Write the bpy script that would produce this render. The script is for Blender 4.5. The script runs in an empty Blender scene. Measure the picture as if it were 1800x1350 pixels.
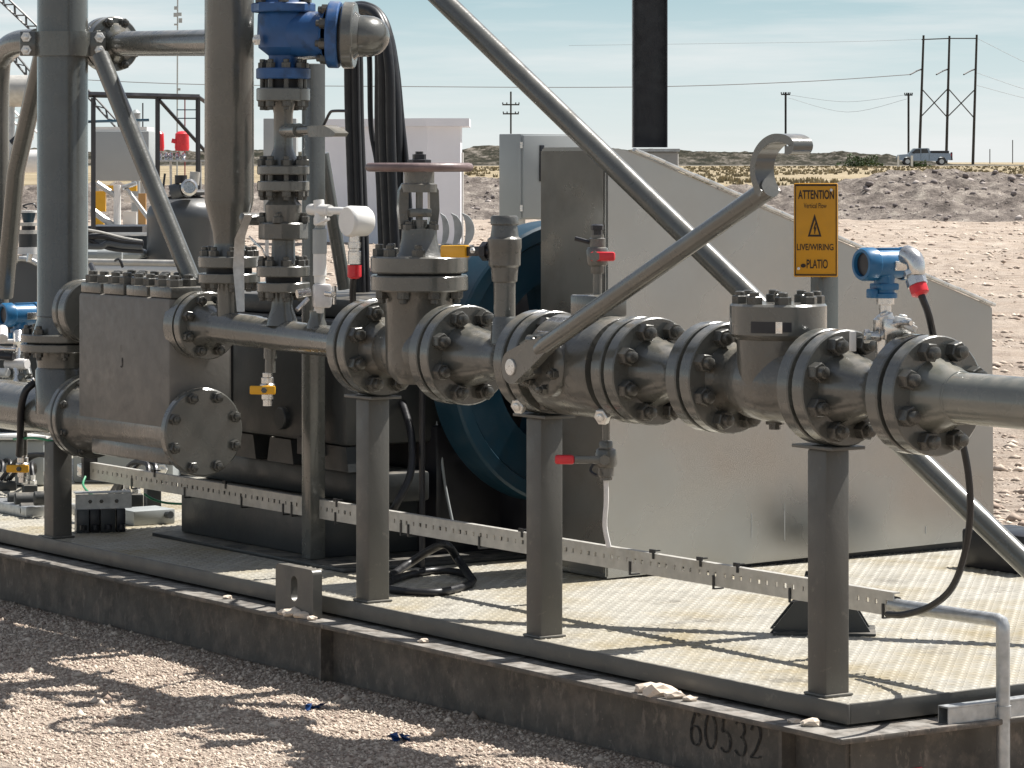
import bpy, bmesh, math, random
import numpy as np
from mathutils import Vector, Matrix

# ------------------------------------------------------------------ camera, light, exposure
scn = bpy.context.scene
COL = scn.collection
FPX, CXP, HYP, EYE = 5900.0, 900.0, 285.0, 1.49      # focal length in photo pixels, horizon row, eye height
cam_d = bpy.data.cameras.new('camera'); cam = bpy.data.objects.new('camera', cam_d); COL.objects.link(cam)
cam.location = (0, 0, EYE); cam.rotation_euler = (math.pi / 2, 0, 0)
cam_d.sensor_width = 36; cam_d.lens = FPX / 1800 * 36; cam_d.shift_y = -390 / 1800
cam_d.clip_start = 0.1; cam_d.clip_end = 12000
scn.camera = cam

SUN_EL, SUN_AZ = math.radians(57), math.radians(58.5)   # azimuth clockwise from the view direction
world = bpy.data.worlds.new('World'); scn.world = world; world.use_nodes = True
wn, wl = world.node_tree.nodes, world.node_tree.links
wn.clear()
wo = wn.new('ShaderNodeOutputWorld'); bgn = wn.new('ShaderNodeBackground'); bgn.inputs['Strength'].default_value = 0.05
sky = wn.new('ShaderNodeTexSky'); sky.sky_type = 'NISHITA'; sky.sun_disc = False
sky.sun_elevation = SUN_EL; sky.sun_rotation = SUN_AZ
sky.air_density = 1.0; sky.dust_density = 1.6; sky.ozone_density = 1.0
# pale haze low over the horizon all round, with thin streaks of cloud
tc = wn.new('ShaderNodeTexCoord'); sxyz = wn.new('ShaderNodeSeparateXYZ'); wl.new(tc.outputs['Generated'], sxyz.inputs[0])
hz = wn.new('ShaderNodeValToRGB'); he = hz.color_ramp.elements
he[0].position = 0.0; he[0].color = (.86, .90, .885, 1); he[1].position = 1.0; he[1].color = (.30, .52, .70, 1)
for ps, cc_ in ((.05, (.78, .87, .87, 1)), (.13, (.66, .80, .83, 1)), (.22, (.45, .675, .76, 1)), (.5, (.36, .62, .76, 1))): he.new(ps).color = cc_
hm = wn.new('ShaderNodeMath'); hm.operation = 'MULTIPLY'; hm.inputs[1].default_value = 4.0; wl.new(sxyz.outputs['Z'], hm.inputs[0]); wl.new(hm.outputs[0], hz.inputs[0])
hs_ = wn.new('ShaderNodeMixRGB'); hs_.blend_type = 'MULTIPLY'; hs_.inputs[0].default_value = 1; hs_.inputs[2].default_value = (11.6, 11.6, 11.6, 1); wl.new(hz.outputs[0], hs_.inputs[1])
hf = wn.new('ShaderNodeMapRange'); hf.interpolation_type = 'SMOOTHSTEP'; hf.inputs[1].default_value = .02; hf.inputs[2].default_value = .17; hf.inputs[3].default_value = .96; hf.inputs[4].default_value = 0; wl.new(sxyz.outputs['Z'], hf.inputs[0])
hx_ = wn.new('ShaderNodeMixRGB'); wl.new(hf.outputs[0], hx_.inputs[0]); wl.new(sky.outputs[0], hx_.inputs[1]); wl.new(hs_.outputs[0], hx_.inputs[2])
mp = wn.new('ShaderNodeMapping'); mp.inputs['Scale'].default_value = (4.0, 4.0, 48.0); mp.inputs['Rotation'].default_value = (0, math.radians(-1.2), 0)
cn = wn.new('ShaderNodeTexNoise'); cn.inputs['Scale'].default_value = 1.4; cn.inputs['Detail'].default_value = 7; cn.inputs['Roughness'].default_value = 0.6
cr = wn.new('ShaderNodeValToRGB'); cr.color_ramp.elements[0].position = 0.42; cr.color_ramp.elements[1].position = 0.70
cr.color_ramp.elements[0].color = (0, 0, 0, 1); cr.color_ramp.elements[1].color = (0.8, 0.8, 0.8, 1)
cmx = wn.new('ShaderNodeMixRGB'); cmx.inputs[2].default_value = (10.7, 10.9, 10.85, 1)
wl.new(tc.outputs['Generated'], mp.inputs['Vector']); wl.new(mp.outputs[0], cn.inputs['Vector'])
wl.new(cn.outputs['Fac'], cr.inputs[0]); wl.new(cr.outputs[0], cmx.inputs[0]); wl.new(hx_.outputs[0], cmx.inputs[1])
wl.new(cmx.outputs[0], bgn.inputs['Color']); wl.new(bgn.outputs[0], wo.inputs['Surface'])

sun_d = bpy.data.lights.new('sun', 'SUN'); sun = bpy.data.objects.new('sun', sun_d); COL.objects.link(sun)
sun_d.energy = 5.0; sun_d.angle = math.radians(0.5); sun_d.color = (1.0, 0.965, 0.91)
to_sun = Vector((math.sin(SUN_AZ) * math.cos(SUN_EL), math.cos(SUN_AZ) * math.cos(SUN_EL), math.sin(SUN_EL)))
sun.rotation_euler = to_sun.to_track_quat('Z', 'Y').to_euler()

vs = scn.view_settings
vs.view_transform = 'Standard'; vs.look = 'None'; vs.exposure = 0.72; vs.gamma = 1.0; vs.use_curve_mapping = False

rnd = random.Random(7)
nrs = np.random.RandomState(7)

# ------------------------------------------------------------------ the skid's own frame
SA, CA = math.sin(math.radians(34.14)), math.cos(math.radians(34.14))
C0 = Vector((0.773, 7.735, 0.0))                       # near corner of the deck
UX, VX, ZX = Vector((SA, -CA, 0)), Vector((CA, SA, 0)), Vector((0, 0, 1))
DECK, TP, ZP = 0.238, 0.06, 0.963                      # deck level, plane and height of the pipe run

def W(s, t, z):                                        # s along the skid away from the near corner, t into it
    return C0 - UX * s + VX * t + ZX * z
def s_of(px, t):
    k = (px - CXP) / FPX
    return (C0.x + CA * t - k * (C0.y + SA * t)) / (SA + k * CA)
def z_of(py, s, t):
    return EYE - (py - HYP) / FPX * (C0.y + CA * s + SA * t)
def P(px, py, t):
    s = s_of(px, t); return W(s, t, z_of(py, s, t))
def D(px, py, Y):
    return Vector(((px - CXP) / FPX * Y, Y, EYE - (py - HYP) / FPX * Y))
def M(pxs, Y):                                         # length of so many photo pixels at a distance
    return pxs / FPX * Y

# ------------------------------------------------------------------ mesh builder
class MB:
    def __init__(self): self.bm = bmesh.new()
    def face(self, vs_):
        try: return self.bm.faces.new(vs_)
        except ValueError: return None
    def box(self, c, dims, axes=(UX, VX, ZX), bev=0.0):
        bm = self.bm; vv = []
        for dx in (-.5, .5):
            for dy in (-.5, .5):
                for dz in (-.5, .5):
                    vv.append(bm.verts.new(c + axes[0] * dims[0] * dx + axes[1] * dims[1] * dy + axes[2] * dims[2] * dz))
        fs = [(0, 1, 3, 2), (4, 6, 7, 5), (0, 4, 5, 1), (2, 3, 7, 6), (0, 2, 6, 4), (1, 5, 7, 3)]
        ff = [bm.faces.new([vv[i] for i in f]) for f in fs]
        if bev > 0:
            es = list({e for f in ff for e in f.edges})
            bmesh.ops.bevel(bm, geom=es, offset=bev, segments=2, profile=0.5, affect='EDGES')
        return self
    def box2(self, s0, s1, t0, t1, z0, z1, bev=0.0):
        return self.box(W((s0 + s1) / 2, (t0 + t1) / 2, (z0 + z1) / 2), (abs(s1 - s0), abs(t1 - t0), abs(z1 - z0)), bev=bev)
    def lathe(self, o, d, prof, n=32, ref=None):
        bm = self.bm; d = d.normalized()
        a = ref if ref else (Vector((0, 0, 1)) if abs(d.z) < .9 else Vector((1, 0, 0)))
        a = (a - d * a.dot(d)).normalized(); b = d.cross(a)
        rings = []
        for r, h in prof:
            if r <= 1e-6: rings.append([bm.verts.new(o + d * h)])
            else:
                rings.append([bm.verts.new(o + d * h + (a * math.cos(2 * math.pi * i / n) + b * math.sin(2 * math.pi * i / n)) * r) for i in range(n)])
        for q in range(len(rings) - 1):
            A, B = rings[q], rings[q + 1]
            for i in range(n):
                j = (i + 1) % n
                if len(A) == 1 and len(B) == 1: continue
                if len(A) == 1: self.face([A[0], B[i], B[j]])
                elif len(B) == 1: self.face([A[i], B[0], A[j]])
                else: self.face([A[i], B[i], B[j], A[j]])
        return self
    def cyl(self, p0, p1, r0, r1=None, n=24, bev=0.0):
        r1 = r0 if r1 is None else r1
        d = p1 - p0; L = d.length
        if bev: prof = [(0, 0), (r0 - bev, 0), (r0, bev), (r1, L - bev), (r1 - bev, L), (0, L)]
        else: prof = [(0, 0), (r0, 0), (r1, L), (0, L)]
        return self.lathe(p0, d, prof, n)
    def disc(self, p, d, R, th, bev=0.003, n=40, r_in=0.0):
        if r_in: return self.lathe(p, d, [(r_in, 0), (R - bev, 0), (R, bev), (R, th - bev), (R - bev, th), (r_in, th), (r_in, 0)], n)
        return self.lathe(p, d, [(0, 0), (R - bev, 0), (R, bev), (R, th - bev), (R - bev, th), (0, th)], n)
    def tube(self, pts, r, n=10, sub=0):
        pts = [Vector(p) for p in pts]
        if sub:
            if isinstance(r, (list, tuple)): r = [r[min(i // sub, len(r) - 1)] * (1 - (i % sub) / sub) + r[min(i // sub + 1, len(r) - 1)] * (i % sub) / sub for i in range((len(pts) - 1) * sub + 1)]
            pts = spline(pts, sub)
        bm = self.bm; rings = []; a = None
        for i, p in enumerate(pts):
            d = (pts[min(i + 1, len(pts) - 1)] - pts[max(i - 1, 0)]).normalized()
            if a is None:
                a = Vector((0, 0, 1)) if abs(d.z) < .9 else Vector((1, 0, 0))
            a = (a - d * a.dot(d)).normalized(); b = d.cross(a)
            rr = r[i] if isinstance(r, (list, tuple)) else r
            rings.append([bm.verts.new(p + (a * math.cos(2 * math.pi * k / n) + b * math.sin(2 * math.pi * k / n)) * rr) for k in range(n)])
        for q in range(len(rings) - 1):
            for k in range(n):
                j = (k + 1) % n
                self.face([rings[q][k], rings[q + 1][k], rings[q + 1][j], rings[q][j]])
        self.face(rings[0]); self.face(rings[-1])
        return self
    def prism(self, poly, ext):
        bm = self.bm
        A = [bm.verts.new(p) for p in poly]; B = [bm.verts.new(p + ext) for p in poly]
        self.face(A); self.face(B); n = len(A)
        for i in range(n): self.face([A[i], A[(i + 1) % n], B[(i + 1) % n], B[i]])
        return self
    def torus(self, c, d, R, r, n=48, m=12):
        bm = self.bm; d = d.normalized()
        a = Vector((0, 0, 1)) if abs(d.z) < .9 else Vector((1, 0, 0))
        a = (a - d * a.dot(d)).normalized(); b = d.cross(a); rings = []
        for i in range(n):
            e = a * math.cos(2 * math.pi * i / n) + b * math.sin(2 * math.pi * i / n)
            rings.append([bm.verts.new(c + e * (R + r * math.cos(2 * math.pi * k / m)) + d * r * math.sin(2 * math.pi * k / m)) for k in range(m)])
        for i in range(n):
            j = (i + 1) % n
            for k in range(m):
                l = (k + 1) % m; self.face([rings[i][k], rings[j][k], rings[j][l], rings[i][l]])
        return self
    def mesh(self, name, mat, origin=Vector((0, 0, 0)), sharp=35):
        bm = self.bm
        for v in bm.verts: v.co -= origin
        bmesh.ops.recalc_face_normals(bm, faces=bm.faces[:])
        me = bpy.data.meshes.new(name); bm.to_mesh(me); bm.free()
        if mat: me.materials.append(mat)
        if sharp:
            me.polygons.foreach_set('use_smooth', [True] * len(me.polygons))
            me.set_sharp_from_angle(angle=math.radians(sharp))
        return me

def spline(pts, sub):
    out = []; n = len(pts)
    for i in range(n - 1):
        p0, p1, p2, p3 = pts[max(i - 1, 0)], pts[i], pts[i + 1], pts[min(i + 2, n - 1)]
        for k in range(sub):
            u = k / sub
            out.append(0.5 * ((2 * p1) + (p2 - p0) * u + (2 * p0 - 5 * p1 + 4 * p2 - p3) * u * u + (3 * p1 - p0 - 3 * p2 + p3) * u ** 3))
    out.append(pts[-1]); return out

def raw_mesh(name, verts, faces, mat, smooth=False):
    me = bpy.data.meshes.new(name); me.from_pydata(verts, [], faces); me.update()
    if mat: me.materials.append(mat)
    if smooth: me.polygons.foreach_set('use_smooth', [True] * len(me.polygons))
    return me
def np_mesh(name, v, f, mat, smooth=False):            # v (n,3), f (m,k) arrays
    me = bpy.data.meshes.new(name); k = f.shape[1]
    me.vertices.add(len(v)); me.vertices.foreach_set('co', v.astype(np.float32).ravel())
    me.loops.add(f.size); me.loops.foreach_set('vertex_index', f.astype(np.int32).ravel())
    me.polygons.add(len(f)); me.polygons.foreach_set('loop_start', np.arange(0, f.size, k, dtype=np.int32))
    me.update(calc_edges=True); me.validate()
    if mat: me.materials.append(mat)
    if smooth: me.polygons.foreach_set('use_smooth', [True] * len(me.polygons))
    return me

class Thing:                                           # an Empty at the thing's base that parents its parts
    def __init__(self, name, loc, label, cat, group=None):
        self.loc = Vector(loc); o = bpy.data.objects.new(name, None); COL.objects.link(o); o.location = self.loc
        o.empty_display_size = .05; o['label'] = label; o['category'] = cat
        if group: o['group'] = group
        self.root = o
    def part(self, name, mb, mat=None, parent=None, label=None, sharp=35, kind=None):
        me = mb.mesh(name, mat, self.loc, sharp) if isinstance(mb, MB) else mb
        o = bpy.data.objects.new(name, me); COL.objects.link(o); o.parent = parent or self.root
        if label: o['label'] = label
        if kind: o['kind'] = kind
        return o
    def inst(self, name, me, pos, d, scale=1.0, parent=None, roll=0.0):
        o = bpy.data.objects.new(name, me); COL.objects.link(o); o.parent = parent or self.root
        q = d.to_track_quat('Z', 'Y').to_matrix().to_4x4()
        o.matrix_basis = Matrix.Translation(Vector(pos) - self.loc) @ q @ Matrix.Rotation(roll, 4, 'Z') @ Matrix.Scale(scale, 4)
        return o
def single(name, mb, mat, label, cat, loc, group=None, sharp=35):
    loc = Vector(loc); me = mb.mesh(name, mat, loc, sharp) if isinstance(mb, MB) else mb
    o = bpy.data.objects.new(name, me); COL.objects.link(o); o.location = loc
    o['label'] = label; o['category'] = cat
    if group: o['group'] = group
    return o
def setting(name, me, kind='structure', loc=(0, 0, 0)):
    o = bpy.data.objects.new(name, me); COL.objects.link(o); o.location = loc; o['kind'] = kind; return o

# ------------------------------------------------------------------ materials
def make_mat(name, col, rough=0.5, metal=0.0, var=0.12, nscale=9.0, bump=0.0, bscale=90.0, dust=0.0, dustcol=(.42, .37, .30), col2=None, c2scale=3.0, c2lo=.55, c2hi=.7, rvar=0.12, spec=None, coat=0.0):
    m = bpy.data.materials.new(name); m.use_nodes = True
    n, l = m.node_tree.nodes, m.node_tree.links; b = n['Principled BSDF']
    tc = n.new('ShaderNodeTexCoord'); nz = n.new('ShaderNodeTexNoise'); nz.inputs['Scale'].default_value = nscale; nz.inputs['Detail'].default_value = 5
    l.new(tc.outputs['Object'], nz.inputs['Vector'])
    mx = n.new('ShaderNodeMixRGB'); mx.inputs[1].default_value = tuple(c * (1 - var) for c in col) + (1,); mx.inputs[2].default_value = tuple(min(1, c * (1 + var)) for c in col) + (1,)
    rp = n.new('ShaderNodeMapRange'); rp.inputs[1].default_value = .3; rp.inputs[2].default_value = .7; l.new(nz.outputs['Fac'], rp.inputs[0]); l.new(rp.outputs[0], mx.inputs[0])
    out = mx.outputs[0]
    if col2:
        n2 = n.new('ShaderNodeTexNoise'); n2.inputs['Scale'].default_value = c2scale; n2.inputs['Detail'].default_value = 7; n2.inputs['Roughness'].default_value = .65; l.new(tc.outputs['Object'], n2.inputs['Vector'])
        r2 = n.new('ShaderNodeMapRange'); r2.inputs[1].default_value = c2lo; r2.inputs[2].default_value = c2hi; l.new(n2.outputs['Fac'], r2.inputs[0])
        m2 = n.new('ShaderNodeMixRGB'); m2.inputs[2].default_value = tuple(col2) + (1,); l.new(r2.outputs[0], m2.inputs[0]); l.new(out, m2.inputs[1]); out = m2.outputs[0]
    if dust:
        g = n.new('ShaderNodeNewGeometry'); sx = n.new('ShaderNodeSeparateXYZ'); l.new(g.outputs['Normal'], sx.inputs[0])
        r3 = n.new('ShaderNodeMapRange'); r3.inputs[1].default_value = .55; r3.inputs[2].default_value = 1.0; r3.inputs[4].default_value = dust; l.new(sx.outputs['Z'], r3.inputs[0])
        n3 = n.new('ShaderNodeTexNoise'); n3.inputs['Scale'].default_value = 22; n3.inputs['Detail'].default_value = 6; l.new(tc.outputs['Object'], n3.inputs['Vector'])
        r4 = n.new('ShaderNodeMapRange'); r4.inputs[1].default_value = .35; r4.inputs[2].default_value = .62; l.new(n3.outputs['Fac'], r4.inputs[0])
        mu = n.new('ShaderNodeMath'); mu.operation = 'MULTIPLY'; l.new(r3.outputs[0], mu.inputs[0]); l.new(r4.outputs[0], mu.inputs[1])
        m3 = n.new('ShaderNodeMixRGB'); m3.inputs[2].default_value = tuple(dustcol) + (1,); l.new(mu.outputs[0], m3.inputs[0]); l.new(out, m3.inputs[1]); out = m3.outputs[0]
    l.new(out, b.inputs['Base Color']); b.inputs['Metallic'].default_value = metal
    if coat: b.inputs['Coat Weight'].default_value = coat; b.inputs['Coat Roughness'].default_value = .13
    if spec is not None: b.inputs['Specular IOR Level'].default_value = spec
    n5 = n.new('ShaderNodeTexNoise'); n5.inputs['Scale'].default_value = nscale * 2.3; n5.inputs['Detail'].default_value = 4; l.new(tc.outputs['Object'], n5.inputs['Vector'])
    r5 = n.new('ShaderNodeMapRange'); r5.inputs[1].default_value = .3; r5.inputs[2].default_value = .7; r5.inputs[3].default_value = max(.02, rough - rvar); r5.inputs[4].default_value = min(1, rough + rvar)
    l.new(n5.outputs['Fac'], r5.inputs[0]); l.new(r5.outputs[0], b.inputs['Roughness'])
    if bump:
        n4 = n.new('ShaderNodeTexNoise'); n4.inputs['Scale'].default_value = bscale; n4.inputs['Detail'].default_value = 4; l.new(tc.outputs['Object'], n4.inputs['Vector'])
        bp = n.new('ShaderNodeBump'); bp.inputs['Strength'].default_value = bump; bp.inputs['Distance'].default_value = .004; l.new(n4.outputs['Fac'], bp.inputs['Height']); l.new(bp.outputs[0], b.inputs['Normal'])
    return m
PAINT = make_mat('taupe_paint', (.090, .092, .083), .28, 0, .14, 7, .10, 130, dust=.5, col2=(.102, .100, .088), c2scale=5, rvar=.10, coat=.75)
PAINT_CAST = make_mat('taupe_paint_on_casting', (.095, .094, .084), .34, 0, .18, 8, .45, 75, dust=.5, col2=(.125, .110, .088), c2scale=6, coat=.55)
PAINT_BLOCK = make_mat('chalky_taupe_paint', (.165, .156, .142), .55, 0, .08, 14, .15, 60, dust=.4, col2=(.19, .178, .158), c2scale=7)
PAINT_PIPE = make_mat('light_grey_green_pipe_paint', (.150, .155, .135), .26, 0, .10, 5, .05, 90, dust=.5, col2=(.185, .18, .155), c2scale=4, coat=.8)
BOLTM = make_mat('painted_stud_steel', (.085, .083, .075), .30, .3, .2, 30, .1, 200)
GASKET = make_mat('dark_gasket', (.012, .013, .015), .7)
CRANK = make_mat('dark_grey_enamel', (.034, .037, .038), .42, 0, .15, 5, .12, 90, dust=.35)
BLACK = make_mat('black_rubber', (.012, .012, .014), .45, 0, .2, 20)
BLACKP = make_mat('black_paint', (.014, .014, .018), .4, 0, .2, 10)
GALV = make_mat('galvanised_steel', (.46, .47, .47), .45, .75, .15, 40, .06, 60, col2=(.36, .36, .35), c2scale=14)
TRAYM = make_mat('pale_galvanised_strip', (.50, .48, .44), .5, .35, .12, 30, .05, 60, col2=(.45, .42, .36), c2scale=12)
GUARD_SHADE = make_mat('guard_front_shade', (.20, .195, .18), .34, .7, .1, 4, .04, 40, col2=(.19, .165, .135), c2scale=2.2)  # same sheet metal as the guard, darkened in colour for its shaded side
GUARD = make_mat('sheet_metal_guard', (.385, .39, .385), .29, 1.0, .05, 1.2, .06, 5, col2=(.36, .35, .33), c2scale=1.6, c2lo=.42, c2hi=.70, rvar=.11)
STEEL = make_mat('bright_stainless', (.66, .65, .63), .24, .9, .12, 30, .05, 80)
ZINC = make_mat('zinc_plated_bolts', (.72, .71, .68), .35, .55, .15, 40)
BLUE = make_mat('blue_enamel', (.018, .080, .225), .42, 0, .22, 10, .15, 70, dust=.35, col2=(.012, .035, .085), c2scale=11, c2lo=.5, c2hi=.68)
TBLUE = make_mat('transmitter_blue', (.018, .125, .27), .35, 0, .12, 12, .05, 80)
DBLUE = make_mat('dark_blue_enamel', (.008, .040, .066), .40, 0, .15, 5, .05, 60)
YELLOW = make_mat('safety_yellow', (.72, .36, .010), .45, 0, .10, 8)
SIGNY = make_mat('sign_yellow', (.58, .265, .004), .48, 0, .08, 8, .08, 40, col2=(.50, .24, .015), c2scale=18, c2lo=.5, c2hi=.75)
RED = make_mat('red_vinyl_grip', (.62, .025, .035), .35, 0, .12, 20)
WHITE = make_mat('white_paint', (.74, .73, .70), .42, 0, .06, 10)
LAV = make_mat('white_cladding', (.72, .74, .79), .6, 0, .03, 2)
GREYP = make_mat('light_grey_panel', (.34, .36, .36), .45, 0, .06, 3)
WHEELM = make_mat('worn_handwheel_paint', (.17, .12, .115), .4, 0, .2, 20, .15, 90)
INK = make_mat('black_ink', (.022, .013, .008), .6, 0, .2, 60)
STENCIL = make_mat('black_stencil_paint', (.012, .012, .012), .7, 0, .3, 60)
TEFLON = make_mat('frosted_plastic', (.70, .68, .66), .3, 0, .06, 30)
WOOD = make_mat('weathered_pole_timber', (.040, .036, .033), .8, 0, .3, 3)
PINE = make_mat('dark_wire', (.22, .22, .23), .6)
DECKM = make_mat('tread_plate_paint', (.38, .36, .31), .45, 0, .14, 9, .08, 120, col2=(.30, .25, .155), c2scale=2.6, c2lo=.46, c2hi=.68)
BEAMM = make_mat('dirty_beam_steel', (.105, .094, .080), .62, 0, .25, 9, .35, 70, dust=.7, dustcol=(.40, .375, .34), col2=(.20, .165, .135), c2scale=16, c2lo=.48, c2hi=.72)
TOEM = make_mat('toe_plate_paint', (.094, .091, .082), .42, 0, .12, 6, .12, 100, dust=.4)
GRATE = make_mat('pale_grating', (.62, .57, .48), .6, 0, .1, 10)
CONC = make_mat('concrete', (.34, .33, .31), .8, 0, .12, 6, .3, 60)

def layer(m, col, scale, lo, hi, fac=1.0, stretch=(1, 1, 1), detail=8, rough=.7):   # one more coat of stain, chips or dirt
    n, l = m.node_tree.nodes, m.node_tree.links; b = n['Principled BSDF']; src = b.inputs['Base Color'].links[0].from_socket
    tc = n.new('ShaderNodeTexCoord'); mp_ = n.new('ShaderNodeMapping'); mp_.inputs['Scale'].default_value = stretch; l.new(tc.outputs['Object'], mp_.inputs['Vector'])
    z = n.new('ShaderNodeTexNoise'); z.inputs['Scale'].default_value = scale; z.inputs['Detail'].default_value = detail; z.inputs['Roughness'].default_value = rough; l.new(mp_.outputs[0], z.inputs['Vector'])
    r = n.new('ShaderNodeMapRange'); r.inputs[1].default_value = lo; r.inputs[2].default_value = hi; r.inputs[4].default_value = fac; l.new(z.outputs['Fac'], r.inputs[0])
    x = n.new('ShaderNodeMixRGB'); l.new(r.outputs[0], x.inputs[0]); l.new(src, x.inputs[1]); x.inputs[2].default_value = tuple(col) + (1,); l.new(x.outputs[0], b.inputs['Base Color'])
layer(DECKM, (.16, .145, .12), 4.5, .56, .66, .65); layer(DECKM, (.46, .42, .34), 13, .55, .68, .7); layer(DECKM, (.10, .09, .075), 21, .66, .72, .7)
layer(BEAMM, (.27, .225, .185), 26, .56, .66, .75, (1, 1, .45)); layer(BEAMM, (.045, .042, .038), 3.5, .52, .66, .7); layer(BEAMM, (.30, .26, .22), 70, .62, .68, .6)
layer(PAINT, (.20, .185, .155), 55, .665, .70, .75); layer(PAINT, (.045, .042, .038), 12, .60, .70, .5); layer(PAINT_CAST, (.21, .185, .15), 48, .65, .69, .7); layer(PAINT_CAST, (.04, .037, .033), 9, .56, .68, .55)
layer(STENCIL, (.105, .094, .08), 70, .50, .60, .85); layer(PAINT_BLOCK, (.11, .10, .088), 10, .58, .68, .5); layer(PAINT_BLOCK, (.20, .185, .16), 30, .62, .68, .5); layer(TOEM, (.16, .148, .125), 30, .60, .68, .7); layer(TOEM, (.05, .047, .042), 8, .58, .70, .5)
layer(SIGNY, (.40, .30, .12), 9, .58, .70, .5); layer(DBLUE, (.03, .045, .055), 8, .55, .7, .5); layer(TBLUE, (.05, .10, .16), 40, .58, .66, .5)
layer(GUARD_SHADE, (.13, .12, .105), 3, .5, .68, .6)
# ------------------------------------------------------------------ ground and terrain
def ground_material():
    m = bpy.data.materials.new('caliche_gravel'); m.use_nodes = True
    n, l = m.node_tree.nodes, m.node_tree.links; b = n['Principled BSDF']; b.inputs['Roughness'].default_value = .9; b.inputs['Specular IOR Level'].default_value = .2
    tc = n.new('ShaderNodeTexCoord')
    def noise(scale, det, vec=None, rough=.6):
        z = n.new('ShaderNodeTexNoise'); z.inputs['Scale'].default_value = scale; z.inputs['Detail'].default_value = det; z.inputs['Roughness'].default_value = rough
        l.new(vec or tc.outputs['Object'], z.inputs['Vector']); return z.outputs['Fac']
    def rng(v, a, c, o0=0, o1=1):
        r = n.new('ShaderNodeMapRange'); r.inputs[1].default_value = a; r.inputs[2].default_value = c; r.inputs[3].default_value = o0; r.inputs[4].default_value = o1; l.new(v, r.inputs[0]); return r.outputs[0]
    def mix(f, a, c, mode='MIX'):
        x = n.new('ShaderNodeMixRGB'); x.blend_type = mode
        l.new(f, x.inputs[0]) if not isinstance(f, float) else setattr(x.inputs[0], 'default_value', f)
        for i, q in ((1, a), (2, c)):
            if isinstance(q, tuple): x.inputs[i].default_value = q + (1,)
            else: l.new(q, x.inputs[i])
        return x.outputs[0]
    base = mix(rng(noise(60, 6), .35, .65), (.30, .23, .18), (.50, .415, .335))
    base = mix(rng(noise(2.2, 8), .40, .65), base, (.40, .335, .28))
    mp = n.new('ShaderNodeMapping'); mp.inputs['Scale'].default_value = (.8, 1.0, 1); mp.inputs['Rotation'].default_value = (0, 0, .12); l.new(tc.outputs['Object'], mp.inputs['Vector'])
    base = mix(rng(noise(1.7, 10, mp.outputs[0], .8), .50, .60, 0, .8), base, (.22, .172, .138))
    base = mix(rng(noise(1.3, 9, mp.outputs[0], .8), .5, .64, 0, .8), base, (.58, .50, .42))
    g = n.new('ShaderNodeSeparateXYZ'); l.new(tc.outputs['Object'], g.inputs[0])
    far = rng(g.outputs['Y'], 98, 104)
    gr = mix(rng(noise(.09, 7), .4, .6), (.345, .275, .175), (.20, .16, .095))
    gr = mix(rng(noise(.6, 6), .45, .62, 0, .6), gr, (.44, .375, .26))
    l.new(mix(far, base, gr), b.inputs['Base Color'])
    bp = n.new('ShaderNodeBump'); bp.inputs['Strength'].default_value = .8; bp.inputs['Distance'].default_value = .012
    l.new(noise(75, 5), bp.inputs['Height'])
    bp2 = n.new('ShaderNodeBump'); bp2.inputs['Strength'].default_value = .7; bp2.inputs['Distance'].default_value = .16
    l.new(noise(2.6, 9, mp.outputs[0], .75), bp2.inputs['Height']); l.new(bp.outputs[0], bp2.inputs['Normal'])
    l.new(bp2.outputs[0], b.inputs['Normal'])
    return m
GROUNDM = ground_material()
def smooth(a, b, x):
    u = np.clip((x - a) / (b - a), 0, 1); return u * u * (3 - 2 * u)
def TZ(Y):
    return .74 * smooth(97, 112, Y) + np.clip((np.asarray(Y, float) - 112) / 262, 0, 1) * .335
def grid_mesh(name, xs, ys, zf, mat):
    X, Y = np.meshgrid(xs, ys); Z = zf(X, Y); v = np.stack([X.ravel(), Y.ravel(), Z.ravel()], 1)
    nx, ny = len(xs), len(ys); i = np.arange(nx - 1); j = np.arange(ny - 1); I, J = np.meshgrid(i, j); a = (J * nx + I).ravel()
    return np_mesh(name, v, np.stack([a, a + 1, a + 1 + nx, a + nx], 1), mat, True)
class VN:                                              # cheap value noise
    def __init__(self, seed): self.g = np.random.RandomState(seed).rand(256, 256)
    def __call__(self, x, y):
        xi, yi = np.floor(x).astype(int), np.floor(y).astype(int); u, v = x - xi, y - yi; u = u * u * (3 - 2 * u); v = v * v * (3 - 2 * v); g = self.g
        q = lambda a, c: g[(a) % 256, (c) % 256]
        return (q(xi, yi) * (1 - u) + q(xi + 1, yi) * u) * (1 - v) + (q(xi, yi + 1) * (1 - u) + q(xi + 1, yi + 1) * u) * v
    def fbm(self, x, y, o=4, g=.5):
        s = 0; a = 1; tot = 0
        for k in range(o): s = s + a * self(x * 2 ** k + 17 * k, y * 2 ** k + 31 * k); tot += a; a *= g
        return s / tot
V1 = VN(3)
xs = np.concatenate([-np.geomspace(3500, 3, 70), np.linspace(-2.9, 10.9, 190), np.geomspace(11.1, 3500, 60)])
ys = np.concatenate([-np.geomspace(300, 3, 25), np.linspace(-2, 12, 90), np.linspace(12.1, 40, 190), np.linspace(40.3, 96, 110), np.geomspace(97, 5200, 60)])
def ruts(X, Y):
    z = 0 * X
    for y0, b_, wd in ((16.5, .10, .16), (21, -.06, .2), (27, .16, .25), (35, -.10, .35), (46, .12, .5), (60, -.05, .7), (74, .1, .9)):
        for o_ in (0, 1.75):
            d_ = (Y - y0 - o_ - b_ * X - .5 * np.sin(X * .45 + y0)) / wd; z = z + (-.055 * np.exp(-d_ ** 2) + .04 * np.exp(-(np.abs(d_) - 1.7) ** 2 * 2)) * (.6 + .4 * np.sin(X * 1.3 + y0 * 3)) * (.7 + wd * .9)
    return z
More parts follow.
